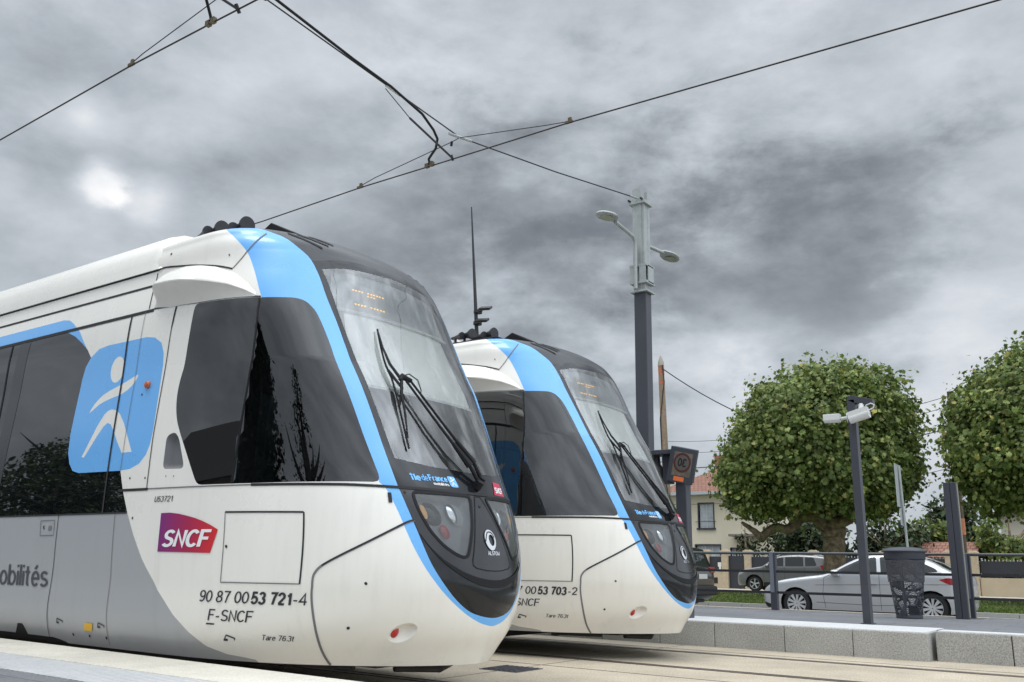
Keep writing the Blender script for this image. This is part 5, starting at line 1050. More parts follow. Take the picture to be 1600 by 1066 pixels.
# ------------------------------------------------------------------ cars
M['carglass'] = mat('car_glass', (0.02, 0.024, 0.025), 0.03, ior=1.55)
M['tyre'] = mat('tyre_rubber', (0.016, 0.016, 0.017), 0.85)
M['alloy'] = mat('alloy_rim', (0.70, 0.71, 0.73), 0.3, metal=0.6)
M['headl'] = mat('car_headlight', (0.35, 0.37, 0.40), 0.08, coat=0.8)
M['taill'] = mat('car_tail_light', (0.28, 0.010, 0.014), 0.12, coat=0.5)
M['trim'] = mat('car_trim_black', (0.012, 0.012, 0.013), 0.5)
M['plate'] = mat('number_plate', (0.55, 0.55, 0.5), 0.5)
def car(name, label, group, loc, paint, L, W, outline, arches, wins, marks, screens, belt, tumble, rim, rimr, tyr, lines, mirror, roofbars=None, sill=None, endtaper=(0.55, 0.13, 0.45, 0.10)):
    """nose at local x=0 pointing to -x, near flank towards -y, origin at the ground under the nose"""
    root = thing(name, label, 'car', loc, group); hw0 = W / 2
    top = outline
    poly = list(top); xr, zr_ = top[-1]; bot = []
    for (cx, cz, cr) in sorted(arches, reverse=True):
        a0 = math.asin(max(-1, min(1, (sill - cz) / cr)))
        for k in range(13):
            g = a0 + (math.pi - 2 * a0) * k / 12; bot.append((cx + cr * math.cos(g), cz + cr * math.sin(g)))
    poly = top + bot
    def hw(p):
        x, z = p[:, 0], p[:, 1]; h = np.full(len(p), hw0)
        h -= np.maximum(0, z - belt) * tumble; h -= np.maximum(0, 0.55 - z) ** 2 * 0.25
        h -= endtaper[1] * np.clip((endtaper[0] - x) / endtaper[0], 0, 1) ** 2 * hw0 * 1.6; h -= endtaper[3] * np.clip((x - (L - endtaper[2])) / endtaper[2], 0, 1) ** 2 * hw0 * 1.6
        d = open_dist(top, p); r = 0.085; t = np.clip(1 - d / r, 0, 1); return h - r * (1 - np.sqrt(np.maximum(0, 1 - t * t))) * 0.8
    def open_dist(pl, P):
        A = np.array(pl[:-1]); Bq = np.array(pl[1:]); d = Bq - A; t = np.clip(((P[:, None, :] - A) * d).sum(-1) / (d * d).sum(-1), 0, 1)
        return np.sqrt((((A + t[..., None] * d) - P[:, None, :]) ** 2).sum(-1).min(1))
    regs = [('g', w) for w in wins] + [(m_, p_) for m_, p_ in marks]
    inner = []
    for q in grid_in(poly, 0.07): inner.append(q)
    tp = densify(top, 0.06, False)
    for i in range(1, len(tp) - 1):
        t = Vector((tp[i + 1][0] - tp[i - 1][0], tp[i + 1][1] - tp[i - 1][1])).normalized(); nn = Vector((t.y, -t.x))
        for d in (0.012, 0.03, 0.055, 0.085): inner.append((tp[i][0] + nn.x * d, tp[i][1] + nn.y * d))
    inner = [q for q in inner if inside(poly, q)]
    P, T, NM = cdt(poly, regs, inner, 0.06); H_ = hw(P)
    body = MB(); G = {k: MB() for k in ['g'] + sorted({m_ for m_, _ in marks})}
    for s in (-1, 1):
        V = [(p[0], s * h, p[1]) for p, h in zip(P, H_)]
        for key, tgt in [('_', body)] + list(G.items()):
            sel = [t for t, n in zip(T, NM) if n == key]
            if not sel: continue
            used = sorted({i for t in sel for i in t}); mp = {i: j for j, i in enumerate(used)}
            tgt.add([V[i] for i in used], [tuple(mp[i] for i in (t if s < 0 else t[::-1])) for t in sel])
    # strip over bonnet, screens, roof and tail
    A = np.array(tp); he = hw(A); ny = 9; ys = np.linspace(-1, 1, ny)
    V = [[(x, y * h, z + (0.035 * (1 - y * y) if z > 0.7 else 0.0) ) if True else None for y in ys] for (x, z), h in zip(tp, he)]
    for (x0, x1, key) in screens: G.setdefault(key, MB())
    for i in range(len(tp) - 1):
        xm, zm = (tp[i][0] + tp[i + 1][0]) / 2, (tp[i][1] + tp[i + 1][1]) / 2; tgt = body; ed = False
        for (x0, x1, key) in screens:
            if x0 <= xm <= x1 and zm > belt - 0.15: tgt = G[key]; ed = True
        for j in range(ny - 1):
            tt_ = body if (ed and j in (0, ny - 2) and tgt is G['g']) else tgt
            tt_.add([V[i][j], V[i][j + 1], V[i + 1][j + 1], V[i + 1][j]], [(0, 1, 2, 3)])
    import bmesh
    def fin(m_, nm, mt, par=root):
        o = m_.build(nm, mt, par, fixn=False); bm = bmesh.new(); bm.from_mesh(o.data); bmesh.ops.remove_doubles(bm, verts=bm.verts, dist=0.002); bmesh.ops.recalc_face_normals(bm, faces=bm.faces); bm.to_mesh(o.data); bm.free()
        o.data.polygons.foreach_set('use_smooth', [True] * len(o.data.polygons)); o.data.set_sharp_from_angle(angle=R(42)); return o
    bo = fin(body, 'car_body', paint); split(fin(G['g'], 'window', M['carglass']))
    for k, nm in (('h', 'headlight'), ('t', 'tail_light'), ('k', 'lower_trim')):
        if k in G and G[k].v: split(fin(G[k], nm, {'h': M['headl'], 't': M['taill'], 'k': M['trim']}[k]))
    mb = MB()
    for q in lines:
        dd = np.array(densify(q, 0.05, False)); h = hw(dd) + 0.002; n = len(dd); t = np.gradient(dd, axis=0); t /= np.linalg.norm(t, axis=1, keepdims=True); nv_ = np.stack([-t[:, 1], t[:, 0]], 1) * 0.004
        for s in (-1, 1):
            mb.add([(p[0] + v[0], s * hh, p[1] + v[1]) for p, v, hh in zip(dd, nv_, h)] + [(p[0] - v[0], s * hh, p[1] - v[1]) for p, v, hh in zip(dd, nv_, h)], [(i, i + 1, n + i + 1, n + i) for i in range(n - 1)])
    mb.build('door_gap', M['gap'], root)
    for (cx, cz, cr) in arches:
        for s in (-1, 1):
            wq = MB(); y0 = s * (hw0 - 0.03); y1 = s * (hw0 - 0.24); w = tyr
            wq.lathe([(w * 0.66, y0 + s * 0.005), (w * 0.9, y0), (w * 0.985, y0 - s * 0.03), (w, y0 - s * 0.06), (w, y1), (w * 0.6, y1)], 32, axis='y', at=(cx, 0, cz), cap=False); wo = wq.build('wheel', M['tyre'], root, smooth=True)
            rq = MB(); rr_ = w * 0.68
            rq.lathe([(rr_, y0 + s * 0.004), (rr_ * 0.93, y0), (rr_ * 0.9, y0 - s * 0.08)], 32, axis='y', at=(cx, 0, cz), cap=False)
            for k in range(rim):
                g = 2 * math.pi * k / rim + 0.2
                for dg in (-0.09, 0.09):
                    p0 = Vector((cx + 0.16 * rr_ * math.cos(g), y0 - s * 0.015, cz + 0.16 * rr_ * math.sin(g))); p1 = Vector((cx + 0.95 * rr_ * math.cos(g + dg), y0 - s * 0.004, cz + 0.95 * rr_ * math.sin(g + dg)))
                    rq.bar(p0, p1, rr_ * 0.10, 0.03)
            rq.lathe([(0.01, y0), (rr_ * 0.22, y0 - s * 0.004), (rr_ * 0.24, y0 - s * 0.05)], 16, axis='y', at=(cx, 0, cz), cap=False); rq.build('rim', M['alloy'], wo)
            dq = MB(); dq.lathe([(0.01, y0 - s * 0.07), (w * 0.66, y0 - s * 0.075)], 24, axis='y', at=(cx, 0, cz), cap=False); dq.build('brake_disc', M['trim'], wo)
    mb = MB(); mb.box((arches[0][0] - 0.45, -hw0 + 0.28, 0.16), (arches[-1][0] + 0.45, hw0 - 0.28, 0.7)); mb.box((0.25, -hw0 + 0.30, 0.2), (L - 0.25, hw0 - 0.30, 0.5)); mb.build('floor_pan', M['trim'], root)
    for s in (-1, 1):
        mb = MB(); n = 12; x, z = mirror; vs = []
        for r, dx in ((0.25, -0.10), (0.8, -0.075), (1.0, -0.02), (1.0, 0.06), (0.9, 0.075)):
            for k in range(n):
                g = 2 * math.pi * k / n; vs.append((x + dx, s * (hw0 - 0.02 + 0.10 + 0.105 * r * math.cos(g)), z + 0.075 * r * math.sin(g)))
        mb.add(vs, [(i * n + k, i * n + (k + 1) % n, (i + 1) * n + (k + 1) % n, (i + 1) * n + k) for i in range(4) for k in range(n)] + [tuple(range(n)), tuple(4 * n + k for k in range(n))])
        mb.bar((x + 0.02, s * (hw0 - 0.10), z - 0.05), (x, s * (hw0 + 0.05), z - 0.04), 0.05, 0.03); mb.build('wing_mirror', paint, root, smooth=True)
    if roofbars:
        for s in (-1, 1):
            mb = MB(); mb.tube([(x, s * (hw0 - 0.30), z) for x, z in roofbars], 0.018, 8); mb.build('roof_bar', M['alloy'], root, smooth=True)
    return root, bo
silver = mat('car_paint_silver', (0.55, 0.56, 0.575), 0.26, metal=0.45, coat=0.6)
greyp = mat('car_paint_grey', (0.20, 0.20, 0.205), 0.30, metal=0.5, coat=0.6)
blackp = mat('car_paint_black', (0.012, 0.012, 0.014), 0.22, coat=0.6)
OS = catmull([(0.10, 0.20), (0.03, 0.26), (0.0, 0.42), (0.02, 0.56), (0.10, 0.665), (0.35, 0.785), (0.70, 0.86), (1.10, 0.915), (1.42, 0.955), (1.62, 1.02), (1.95, 1.205), (2.25, 1.345), (2.55, 1.415), (2.85, 1.435), (3.15, 1.425), (3.45, 1.375), (3.75, 1.275), (3.98, 1.15), (4.14, 1.07), (4.28, 1.035), (4.35, 1.01), (4.39, 0.93), (4.41, 0.78), (4.42, 0.62), (4.41, 0.42), (4.37, 0.30), (4.28, 0.22)], 3)
gl = [round_poly([(1.66, 0.985), (1.98, 1.165), (2.27, 1.298), (2.55, 1.36), (2.63, 1.368), (2.66, 1.005)], 0.03, 2), round_poly([(2.74, 1.007), (2.71, 1.372), (2.90, 1.376), (3.15, 1.365), (3.40, 1.322), (3.50, 1.03)], 0.03, 2), round_poly([(3.54, 1.035), (3.45, 1.30), (3.62, 1.24), (3.86, 1.125), (3.90, 1.06)], 0.03, 2)]
s_root, s_body = car('parked_car', 'silver saloon car with alloy wheels parked behind the platform railing and litter bin', 'parked cars', (-7.84, 22.2, -0.03), silver, 4.42, 1.80, OS, [(0.84, 0.315, 0.365), (3.73, 0.315, 0.365)], gl,
    [('h', round_poly([(0.085, 0.60), (0.13, 0.665), (0.33, 0.765), (0.56, 0.785), (0.52, 0.73), (0.38, 0.65), (0.18, 0.585)], 0.03, 2)), ('t', round_poly([(3.90, 0.905), (4.08, 0.945), (4.36, 0.925), (4.385, 0.82), (4.24, 0.78), (4.04, 0.83)], 0.03, 2)), ('k', [(0.04, 0.24), (0.03, 0.33), (0.28, 0.27), (0.34, 0.22), (0.12, 0.20)])],
    [(1.55, 2.27, 'g'), (3.42, 4.18, 'g')], 0.98, 0.42, 10, 0.3, 0.325, [[(1.50, 0.24), (1.46, 0.55), (1.50, 0.90), (1.64, 0.97)], [(2.70, 0.235), (2.70, 1.0)], [(3.34, 0.66), (3.48, 0.78), (3.54, 1.0)], [(1.30, 0.735), (2.6, 0.77), (4.2, 0.81)], [(1.3, 0.36), (2.6, 0.33), (3.3, 0.37)]], (1.78, 1.01), sill=0.20)
mb = MB()
for s in (-1, 1):
    for x in (2.45, 3.30): mb.bar((x, s * 0.915, 0.79), (x + 0.19, s * 0.915, 0.795), 0.02, 0.025)
split(mb.build('door_handle', silver, s_root))
OV = catmull([(0.10, 0.25), (0.02, 0.34), (0.0, 0.6), (0.05, 0.78), (0.22, 0.93), (0.6, 1.02), (1.05, 1.09), (1.28, 1.14), (1.6, 1.36), (1.95, 1.565), (2.3, 1.63), (2.8, 1.655), (3.4, 1.64), (3.9, 1.60), (4.12, 1.56), (4.2, 1.50), (4.32, 1.18), (4.42, 1.05), (4.45, 0.8), (4.44, 0.5), (4.36, 0.34), (4.2, 0.26)], 3)
gv = [round_poly([(1.40, 1.13), (1.66, 1.32), (1.98, 1.50), (2.25, 1.545), (2.28, 1.14)], 0.03, 2), round_poly([(2.36, 1.14), (2.34, 1.55), (2.8, 1.568), (3.15, 1.562), (3.20, 1.15)], 0.03, 2), round_poly([(3.27, 1.155), (3.24, 1.558), (3.62, 1.54), (3.78, 1.22), (3.72, 1.17)], 0.03, 2)]
def suv(label, loc, paint):
    return car('parked_car', label, 'parked cars', loc, paint, 4.45, 1.84, OV, [(0.88, 0.345, 0.42), (3.56, 0.345, 0.42)], gv,
        [('h', round_poly([(0.06, 0.72), (0.22, 0.90), (0.52, 0.98), (0.5, 0.90), (0.25, 0.76)], 0.02, 2)), ('t', round_poly([(3.92, 1.20), (4.24, 1.22), (4.40, 1.06), (4.36, 0.98), (4.02, 1.02)], 0.02, 2)), ('k', [(1.32, 0.26), (1.32, 0.42), (3.1, 0.46), (3.12, 0.26)])],
        [(1.25, 1.98, 'g'), (4.15, 4.40, 'g')], 1.12, 0.34, 5, 0.3, 0.345, [[(1.36, 0.45), (1.32, 0.8), (1.36, 1.12)], [(2.32, 0.46), (2.32, 1.12)], [(3.12, 0.60), (3.24, 0.8), (3.25, 1.14)]], (1.55, 1.16), [(1.9, 1.60), (2.1, 1.675), (3.5, 1.675), (3.75, 1.62)], 0.26)
suv('grey estate-style car with roof bars parked on the pavement in front of the dark gates', (-16.43, 42.45, 0.085), greyp)
bk_root, _ = suv('black car with its rear and number plate showing just right of the second tram nose', (-14.2, 22.4, -0.03), blackp)
mb = MB(); mb.box((4.452, -0.26, 0.80), (4.462, 0.26, 0.92)); mb.build('number_plate', M['plate'], bk_root)
mb = MB()
for s in (-1, 1): mb.box((4.40, s * 0.62 - 0.14, 0.95), (4.462, s * 0.62 + 0.14, 1.10))
split(mb.build('tail_light', M['taill'], bk_root, bevel=0.02))
mb = MB(); mb.box((4.36, -0.80, 0.38), (4.52, 0.80, 0.62)); mb.build('rear_bumper', M['trim'], bk_root, bevel=0.05)

# ------------------------------------------------------------------ garden wall with gates
M['render'] = mat('wall_render_beige', (0.50, 0.42, 0.30), 0.9, var=0.07, vscale=1.2, bump=0.2, bscale=30)
M['stone'] = mat('pillar_stone', (0.50, 0.41, 0.29), 0.9, var=0.14, vscale=7, bump=0.4, bscale=14)
M['gate'] = mat('gate_dark_sheet', (0.035, 0.038, 0.048), 0.5, var=0.1)
gw = thing('garden_wall', 'beige garden wall with stone pillars, dark gates and screens behind the parked grey car', 'garden wall', (0, 46, 0.085))
PX = [-24.5, -22.0, -19.78, -18.72, -17.48, -14.12, -10.75, -7.95]
for x in PX + [-6.95, -2.6, 1.8, 6]:
    mb = MB(); mb.box((x - 0.17, -0.17, 0), (x + 0.17, 0.17, 1.84)); p_ = mb.build('pillar', M['stone'], gw); mb = MB(); mb.box((x - 0.22, -0.22, 1.84), (x + 0.22, 0.22, 1.93)); mb.box((x - 0.15, -0.15, 1.93), (x + 0.15, 0.15, 1.97)); mb.build('pillar_cap', mat('pillar_cap', (0.55, 0.45, 0.32), 0.9, var=0.1, vscale=5), p_, bevel=0.02)
def gpanel(x0, x1, z0, z1, nm):
    mb = MB(); mb.box((x0, -0.02, z0), (x1, 0.02, z1)); n = max(3, int((x1 - x0) / 0.14))
    o = mb.build(nm, M['gate'], gw)
    mb = MB()
    for i in range(n): xx = x0 + (i + 0.5) * (x1 - x0) / n; mb.box((xx - 0.022, -0.012, z1), (xx + 0.022, 0.012, z1 + (0.09 if i % 2 else 0.055)))
    mb.build('gate_finial', mat('finial_pale', (0.45, 0.45, 0.45), 0.6), o)
for a, b, z0, z1, nm, wl in ((-24.3, -22.2, 0.95, 1.65, 'screen_panel', 0.9), (-21.8, -19.98, 0.95, 1.65, 'screen_panel', 0.9), (-19.6, -18.9, 0.98, 1.62, 'screen_panel', 0.95), (-18.54, -17.66, 0.03, 1.66, 'gate', 0), (-17.30, -14.30, 0.55, 1.62, 'screen_panel', 0.5), (-13.94, -10.93, 0.55, 1.62, 'screen_panel', 0.5), (-10.57, -8.13, 0.55, 1.60, 'screen_panel', 0.5), (-6.70, -4.15, 0.98, 1.52, 'screen_panel', 0.80), (-4.0, -2.8, 0.98, 1.52, 'screen_panel', 0.80), (-2.4, 1.6, 0.98, 1.52, 'screen_panel', 0.8)):
    gpanel(a, b, z0, z1, nm)
    if wl: mb = MB(); mb.box((a - 0.05, -0.11, 0), (b + 0.05, 0.11, wl)); mb.build('low_wall', M['render'], gw)
mb = MB(); mb.box((-7.78, -0.11, 0), (-7.12, 0.11, 1.75)); mb.build('low_wall', M['render'], gw)
mb = MB(); mb.box((-19.02, -0.20, 0.95), (-18.92, -0.172, 1.10)); mb.box((-19.08, -0.2, 1.1), (-18.9, -0.172, 1.32)); mb.build('letter_box', mat('letter_box', (0.75, 0.75, 0.72), 0.5), gw)
mb = MB(); mb.box((-19.35, -0.125, 0.25), (-19.15, -0.112, 0.55)); mb.build('meter_box', M['gap'], gw)

# ------------------------------------------------------------------ cream house
M['cream'] = mat('house_render_cream', (0.70, 0.64, 0.49), 0.9, var=0.05, vscale=0.8, bump=0.15, bscale=20)
M['winwhite'] = mat('window_white', (0.62, 0.64, 0.65), 0.5)
M['curtain'] = mat('net_curtain', (0.52, 0.56, 0.58), 0.7, var=0.25, vscale=2.5)
def tile_mat():
    m = bpy.data.materials.new('roof_tiles'); m.use_nodes = True; nt = m.node_tree; N = nt.nodes; L = nt.links; b = N['Principled BSDF']; b.inputs['Roughness'].default_value = 0.85
    tc = N.new('ShaderNodeTexCoord'); br = N.new('ShaderNodeTexBrick'); L.new(tc.outputs['Object'], br.inputs[0]); br.inputs['Scale'].default_value = 1.0; br.inputs['Brick Width'].default_value = 0.26; br.inputs['Row Height'].default_value = 0.30
    br.inputs['Color1'].default_value = (0.30, 0.150, 0.105, 1); br.inputs['Color2'].default_value = (0.24, 0.118, 0.085, 1); br.inputs['Mortar'].default_value = (0.14, 0.06, 0.04, 1); br.inputs['Mortar Size'].default_value = 0.02
    L.new(br.outputs[0], b.inputs['Base Color']); bp = N.new('ShaderNodeBump'); bp.inputs['Distance'].default_value = 0.03; L.new(br.outputs['Fac'], bp.inputs['Height']); bp.invert = True; L.new(bp.outputs[0], b.inputs['Normal']); return m
M['tiles'] = tile_mat()
hs = thing('house', 'cream two-storey house with red tiled hip roof behind the garden wall', 'house', (0, 53, 0.05))
HX0, HX1, HD, HH = -25.6, -18.2, 8.5, 5.45
ops = {'w1': [(-23.2, 3.47), (-22.25, 3.47), (-22.25, 4.95), (-23.2, 4.95)], 'w2': [(-23.45, 1.2), (-21.9, 1.2), (-21.9, 2.42), (-23.45, 2.42)], 'w3': [(-21.2, 1.6), (-20.85, 1.6), (-20.85, 2.25), (-21.2, 2.25)],
       'd': [(-20.65, 0.3), (-19.75, 0.3), (-19.75, 2.2)] + [(-20.2 + 0.45 * math.cos(g), 2.25 + 0.45 * math.sin(g)) for g in np.linspace(0.1, math.pi - 0.1, 9)] + [(-20.65, 2.2)]}
P, T, NM = cdt([(HX0, 0), (HX1, 0), (HX1, HH), (HX0, HH)], list(ops.items()), [], 0.5)
mb = MB(); mb.add([(p[0], 0, p[1]) for p in P], [t for t, n in zip(T, NM) if n == '_'])
for q in ops.values():
    n = len(q); mb.add([(x, 0, z) for x, z in q] + [(x, 0.22, z) for x, z in q], [(i, (i + 1) % n, n + (i + 1) % n, n + i) for i in range(n)])
mb.add([(HX0, 0, 0), (HX0, HD, 0), (HX1, HD, 0), (HX1, 0, 0), (HX0, 0, HH), (HX0, HD, HH), (HX1, HD, HH), (HX1, 0, HH)], [(0, 1, 5, 4), (1, 2, 6, 5), (2, 3, 7, 6)]); mb.build('house_wall', M['cream'], hs)
def hwin(x0, x1, z0, z1, bars, frame=0.06, sill=True, guard=None):
    mb = MB()
    for a in ((x0 - frame, -0.03, z0 - frame), ): pass
    mb.box((x0 - frame, -0.03, z0), (x0, 0.16, z1)); mb.box((x1, -0.03, z0), (x1 + frame, 0.16, z1)); mb.box((x0 - frame, -0.03, z1), (x1 + frame, 0.16, z1 + frame))
    if sill: mb.box((x0 - 0.14, -0.10, z0 - 0.10), (x1 + 0.14, 0.16, z0))
    w = mb.build('window', M['gate'], hs)
    mb = MB(); mb.box((x0 + 0.05, 0.15, z0), (x1 - 0.05, 0.16, z1)); mb.build('pane', M['curtain'], w)
    mb = MB()
    for i in range(bars + 1): x = x0 + 0.05 + (x1 - x0 - 0.1) * i / bars; mb.box((x - 0.03, 0.12, z0), (x + 0.03, 0.149, z1))
    for k in range(4): z = z0 + (z1 - z0) * k / 3.0; mb.box((x0 + 0.02, 0.125, z - 0.02), (x1 - 0.02, 0.148, z + 0.02))
    mb.build('glazing_bar', M['winwhite'], w)
    if guard: mb = MB(); mb.tube([(x0 - 0.2, -0.1, guard), (x1 + 0.2, -0.1, guard)], 0.018, 6); mb.build('window_guard', M['darkmetal'], w)
hwin(-23.2, -22.25, 3.47, 4.95, 2, 0.07, True, 3.85); hwin(-23.45, -21.9, 1.2, 2.42, 3, 0.08); hwin(-21.2, -20.85, 1.6, 2.25, 1, 0.05, False)
mb = MB(); q = ops['d']; mb.prism([(x, z) for x, z in q], 0.20, 0.22); dr = mb.build('door', mat('door_dark', (0.05, 0.04, 0.04), 0.5), hs)
mb = MB()
for x in (-20.5, -20.2, -19.9): mb.box((x - 0.015, 0.15, 0.3), (x + 0.015, 0.19, 2.6))
mb.box((-20.62, 0.15, 1.7), (-19.78, 0.19, 1.74)); mb.build('door_bar', mat('door_bar_red', (0.22, 0.12, 0.12), 0.6), dr)
mb = MB(); mb.box((-21.0, -0.85, 2.93), (-19.3, 0.0, 3.06)); mb.build('door_canopy', mat('canopy_grey', (0.20, 0.18, 0.17), 0.8), hs)
o_ = 0.55
mb = MB(); mb.box((HX0 - o_, -o_, HH), (HX1 + o_, HD + o_, HH + 0.06)); mb.box((HX0 - o_ - 0.1, -o_ - 0.12, HH + 0.02), (HX1 + o_ + 0.1, -o_, HH + 0.20)); mb.build('gutter', mat('gutter_grey', (0.42, 0.45, 0.47), 0.5), hs)
mb = MB(); e = HH + 0.2; a, b, c, d = HX0 - o_, HX1 + o_, -o_, HD + o_; mx_, my_ = (a + b) / 2, (c + d) / 2
mb.add([(a, c, e), (b, c, e), (b, d, e), (a, d, e), (mx_ - 0.4, my_, e + 2.3), (mx_ + 0.4, my_, e + 2.3)], [(0, 1, 5, 4), (1, 2, 5), (2, 3, 4, 5), (3, 0, 4)]); rf = mb.build('roof', M['tiles'], hs)
mb = MB(); mb.box((-24.3, 5.4, 6.6), (-23.7, 6.0, 8.6)); mb.build('chimney', mat('chimney_brick', (0.30, 0.13, 0.09), 0.9), rf)
sh = thing('garden_shed', 'small outbuilding with a red tiled roof between the litter bin and the dark pillar', 'outbuilding', (-9.1, 49.5, 0.05))
mb = MB(); mb.box((-1.6, 0, 0), (1.5, 2.6, 1.85)); mb.build('shed_wall', M['render'], sh)
mb = MB(); mb.add([(-1.9, -0.3, 1.78), (1.8, -0.3, 1.78), (1.8, 1.3, 2.55), (-1.9, 1.3, 2.55), (1.8, 2.9, 1.78), (-1.9, 2.9, 1.78)], [(0, 1, 2, 3), (3, 2, 4, 5)]); mb.build('shed_roof', M['tiles'], sh)
fh = thing('distant_house', 'pale house wall glimpsed through leaves at the right edge behind the wall', 'house', (-4.2, 62, 0))
mb = MB(); mb.box((-3.5, 0, 0), (6.5, 8, 4.6)); mb.build('house_wall', mat('pale_render', (0.6, 0.55, 0.45), 0.9), fh); mb = MB(); mb.add([(-4, -0.5, 4.6), (7, -0.5, 4.6), (7, 8.5, 4.6), (-4, 8.5, 4.6), (0, 4, 6.6), (3, 4, 6.6)], [(0, 1, 5, 4), (1, 2, 5), (2, 3, 4, 5), (3, 0, 4)]); mb.build('roof', M['tiles'], fh)

# ------------------------------------------------------------------ trees
def leaf_mat(name, dark, mid, lit, transl=0.25):
    m = bpy.data.materials.new(name); m.use_nodes = True; nt = m.node_tree; N = nt.nodes; L = nt.links; b = N['Principled BSDF']
    b.inputs['Roughness'].default_value = 0.55; b.inputs['Specular IOR Level'].default_value = 0.35
    g = N.new('ShaderNodeNewGeometry'); cr = N.new('ShaderNodeValToRGB'); L.new(g.outputs['Random Per Island'], cr.inputs[0]); e = cr.color_ramp.elements
    e[0].color = (*dark, 1); e[1].color = (*lit, 1); e.new(0.5).color = (*mid, 1); e.new(0.93).color = (*lit, 1); e[-1].color = (lit[0] * 1.5, lit[1] * 1.1, lit[2], 1)
    tc = N.new('ShaderNodeTexCoord'); t = N.new('ShaderNodeTexNoise'); t.inputs['Scale'].default_value = 1.1; t.inputs['Detail'].default_value = 3; L.new(tc.outputs['Object'], t.inputs[0])
    mr = N.new('ShaderNodeMapRange'); L.new(t.outputs[0], mr.inputs[0]); mr.inputs[1].default_value = 0.35; mr.inputs[2].default_value = 0.65; mr.inputs[3].default_value = 0.7; mr.inputs[4].default_value = 1.3
    vm = N.new('ShaderNodeVectorMath'); vm.operation = 'SCALE'; L.new(cr.outputs[0], vm.inputs[0]); L.new(mr.outputs[0], vm.inputs['Scale']); L.new(vm.outputs[0], b.inputs['Base Color'])
    tr = N.new('ShaderNodeBsdfTranslucent'); L.new(vm.outputs[0], tr.inputs[0]); mx = N.new('ShaderNodeMixShader'); mx.inputs[0].default_value = transl
    L.new(b.outputs[0], mx.inputs[1]); L.new(tr.outputs[0], mx.inputs[2]); L.new(mx.outputs[0], N['Material Output'].inputs[0]); return m
M['plane'] = leaf_mat('plane_leaves', (0.062, 0.100, 0.022), (0.138, 0.196, 0.045), (0.285, 0.33, 0.105))
M['lime'] = leaf_mat('light_green_leaves', (0.06, 0.095, 0.024), (0.13, 0.18, 0.04), (0.24, 0.29, 0.08), 0.3)
M['darkleaf'] = leaf_mat('dark_leaves', (0.018, 0.030, 0.013), (0.036, 0.058, 0.022), (0.07, 0.10, 0.036))
M['needle'] = leaf_mat('dark_needles', (0.010, 0.020, 0.012), (0.018, 0.034, 0.018), (0.035, 0.055, 0.028), 0.1)
def bark():
    m = speckle('plane_bark', (0.13, 0.10, 0.065), (0.33, 0.26, 0.18), 5, 0.9, 0.2, 0.4, (0.35, 0.65), 2.5); return m
M['bark'] = bark()
LEAF = [(0.0, -0.5), (0.26, -0.34), (0.55, -0.10), (0.28, 0.06), (0.38, 0.40), (0.10, 0.24), (0.0, 0.55), (-0.12, 0.24), (-0.38, 0.38), (-0.28, 0.05), (-0.52, -0.12), (-0.24, -0.36)]
LEAF2 = [(0.0, -0.5), (0.24, -0.1), (0.2, 0.25), (0.0, 0.55), (-0.2, 0.25), (-0.24, -0.1)]
def leaves(mb, pts, rng, size, outw=None, lobed=True, flat=0.35):
    sh_ = LEAF if lobed else LEAF2; n = len(sh_)
    for p in pts:
        s = size * rng.choice((0.5, 0.75, 0.95, 1.1, 1.45)) * rng.uniform(0.85, 1.15)
        nx, ny, nz = rng.gauss(0, 0.75), rng.gauss(0, 0.75), rng.gauss(0.35, 0.6)
        if outw is not None: o = (Vector(p) - outw).normalized(); nx += o.x * 0.9; ny += o.y * 0.9; nz += o.z * 0.7
        nn = Vector((nx, ny, nz)).normalized(); a = nn.cross(Vector((rng.gauss(0, 1), rng.gauss(0, 1), rng.gauss(0, 1)))).normalized(); b_ = nn.cross(a)
        base = len(mb.v); P0 = Vector(p)
        for (u, v) in sh_:
            q = P0 + a * (u * s) + b_ * (v * s) + nn * (-(abs(u) ** 2) * s * 0.5); mb.v.append((q.x, q.y, q.z))
        mb.f.append(tuple(range(base, base + n))); mb.m.append(0)
def limb(mb, pts, radii, rng, wob=0.06, seg=10):
    pp = catmull([tuple(p) for p in pts], 4); rr = list(np.interp(np.linspace(0, 1, len(pp)), np.linspace(0, 1, len(radii)), radii))
    pp = [tuple(c + rng.gauss(0, wob * r) for c in p) for p, r in zip(pp, rr)]; rr = [r * rng.uniform(0.92, 1.1) for r in rr]; mb.tube(pp, rr, seg)
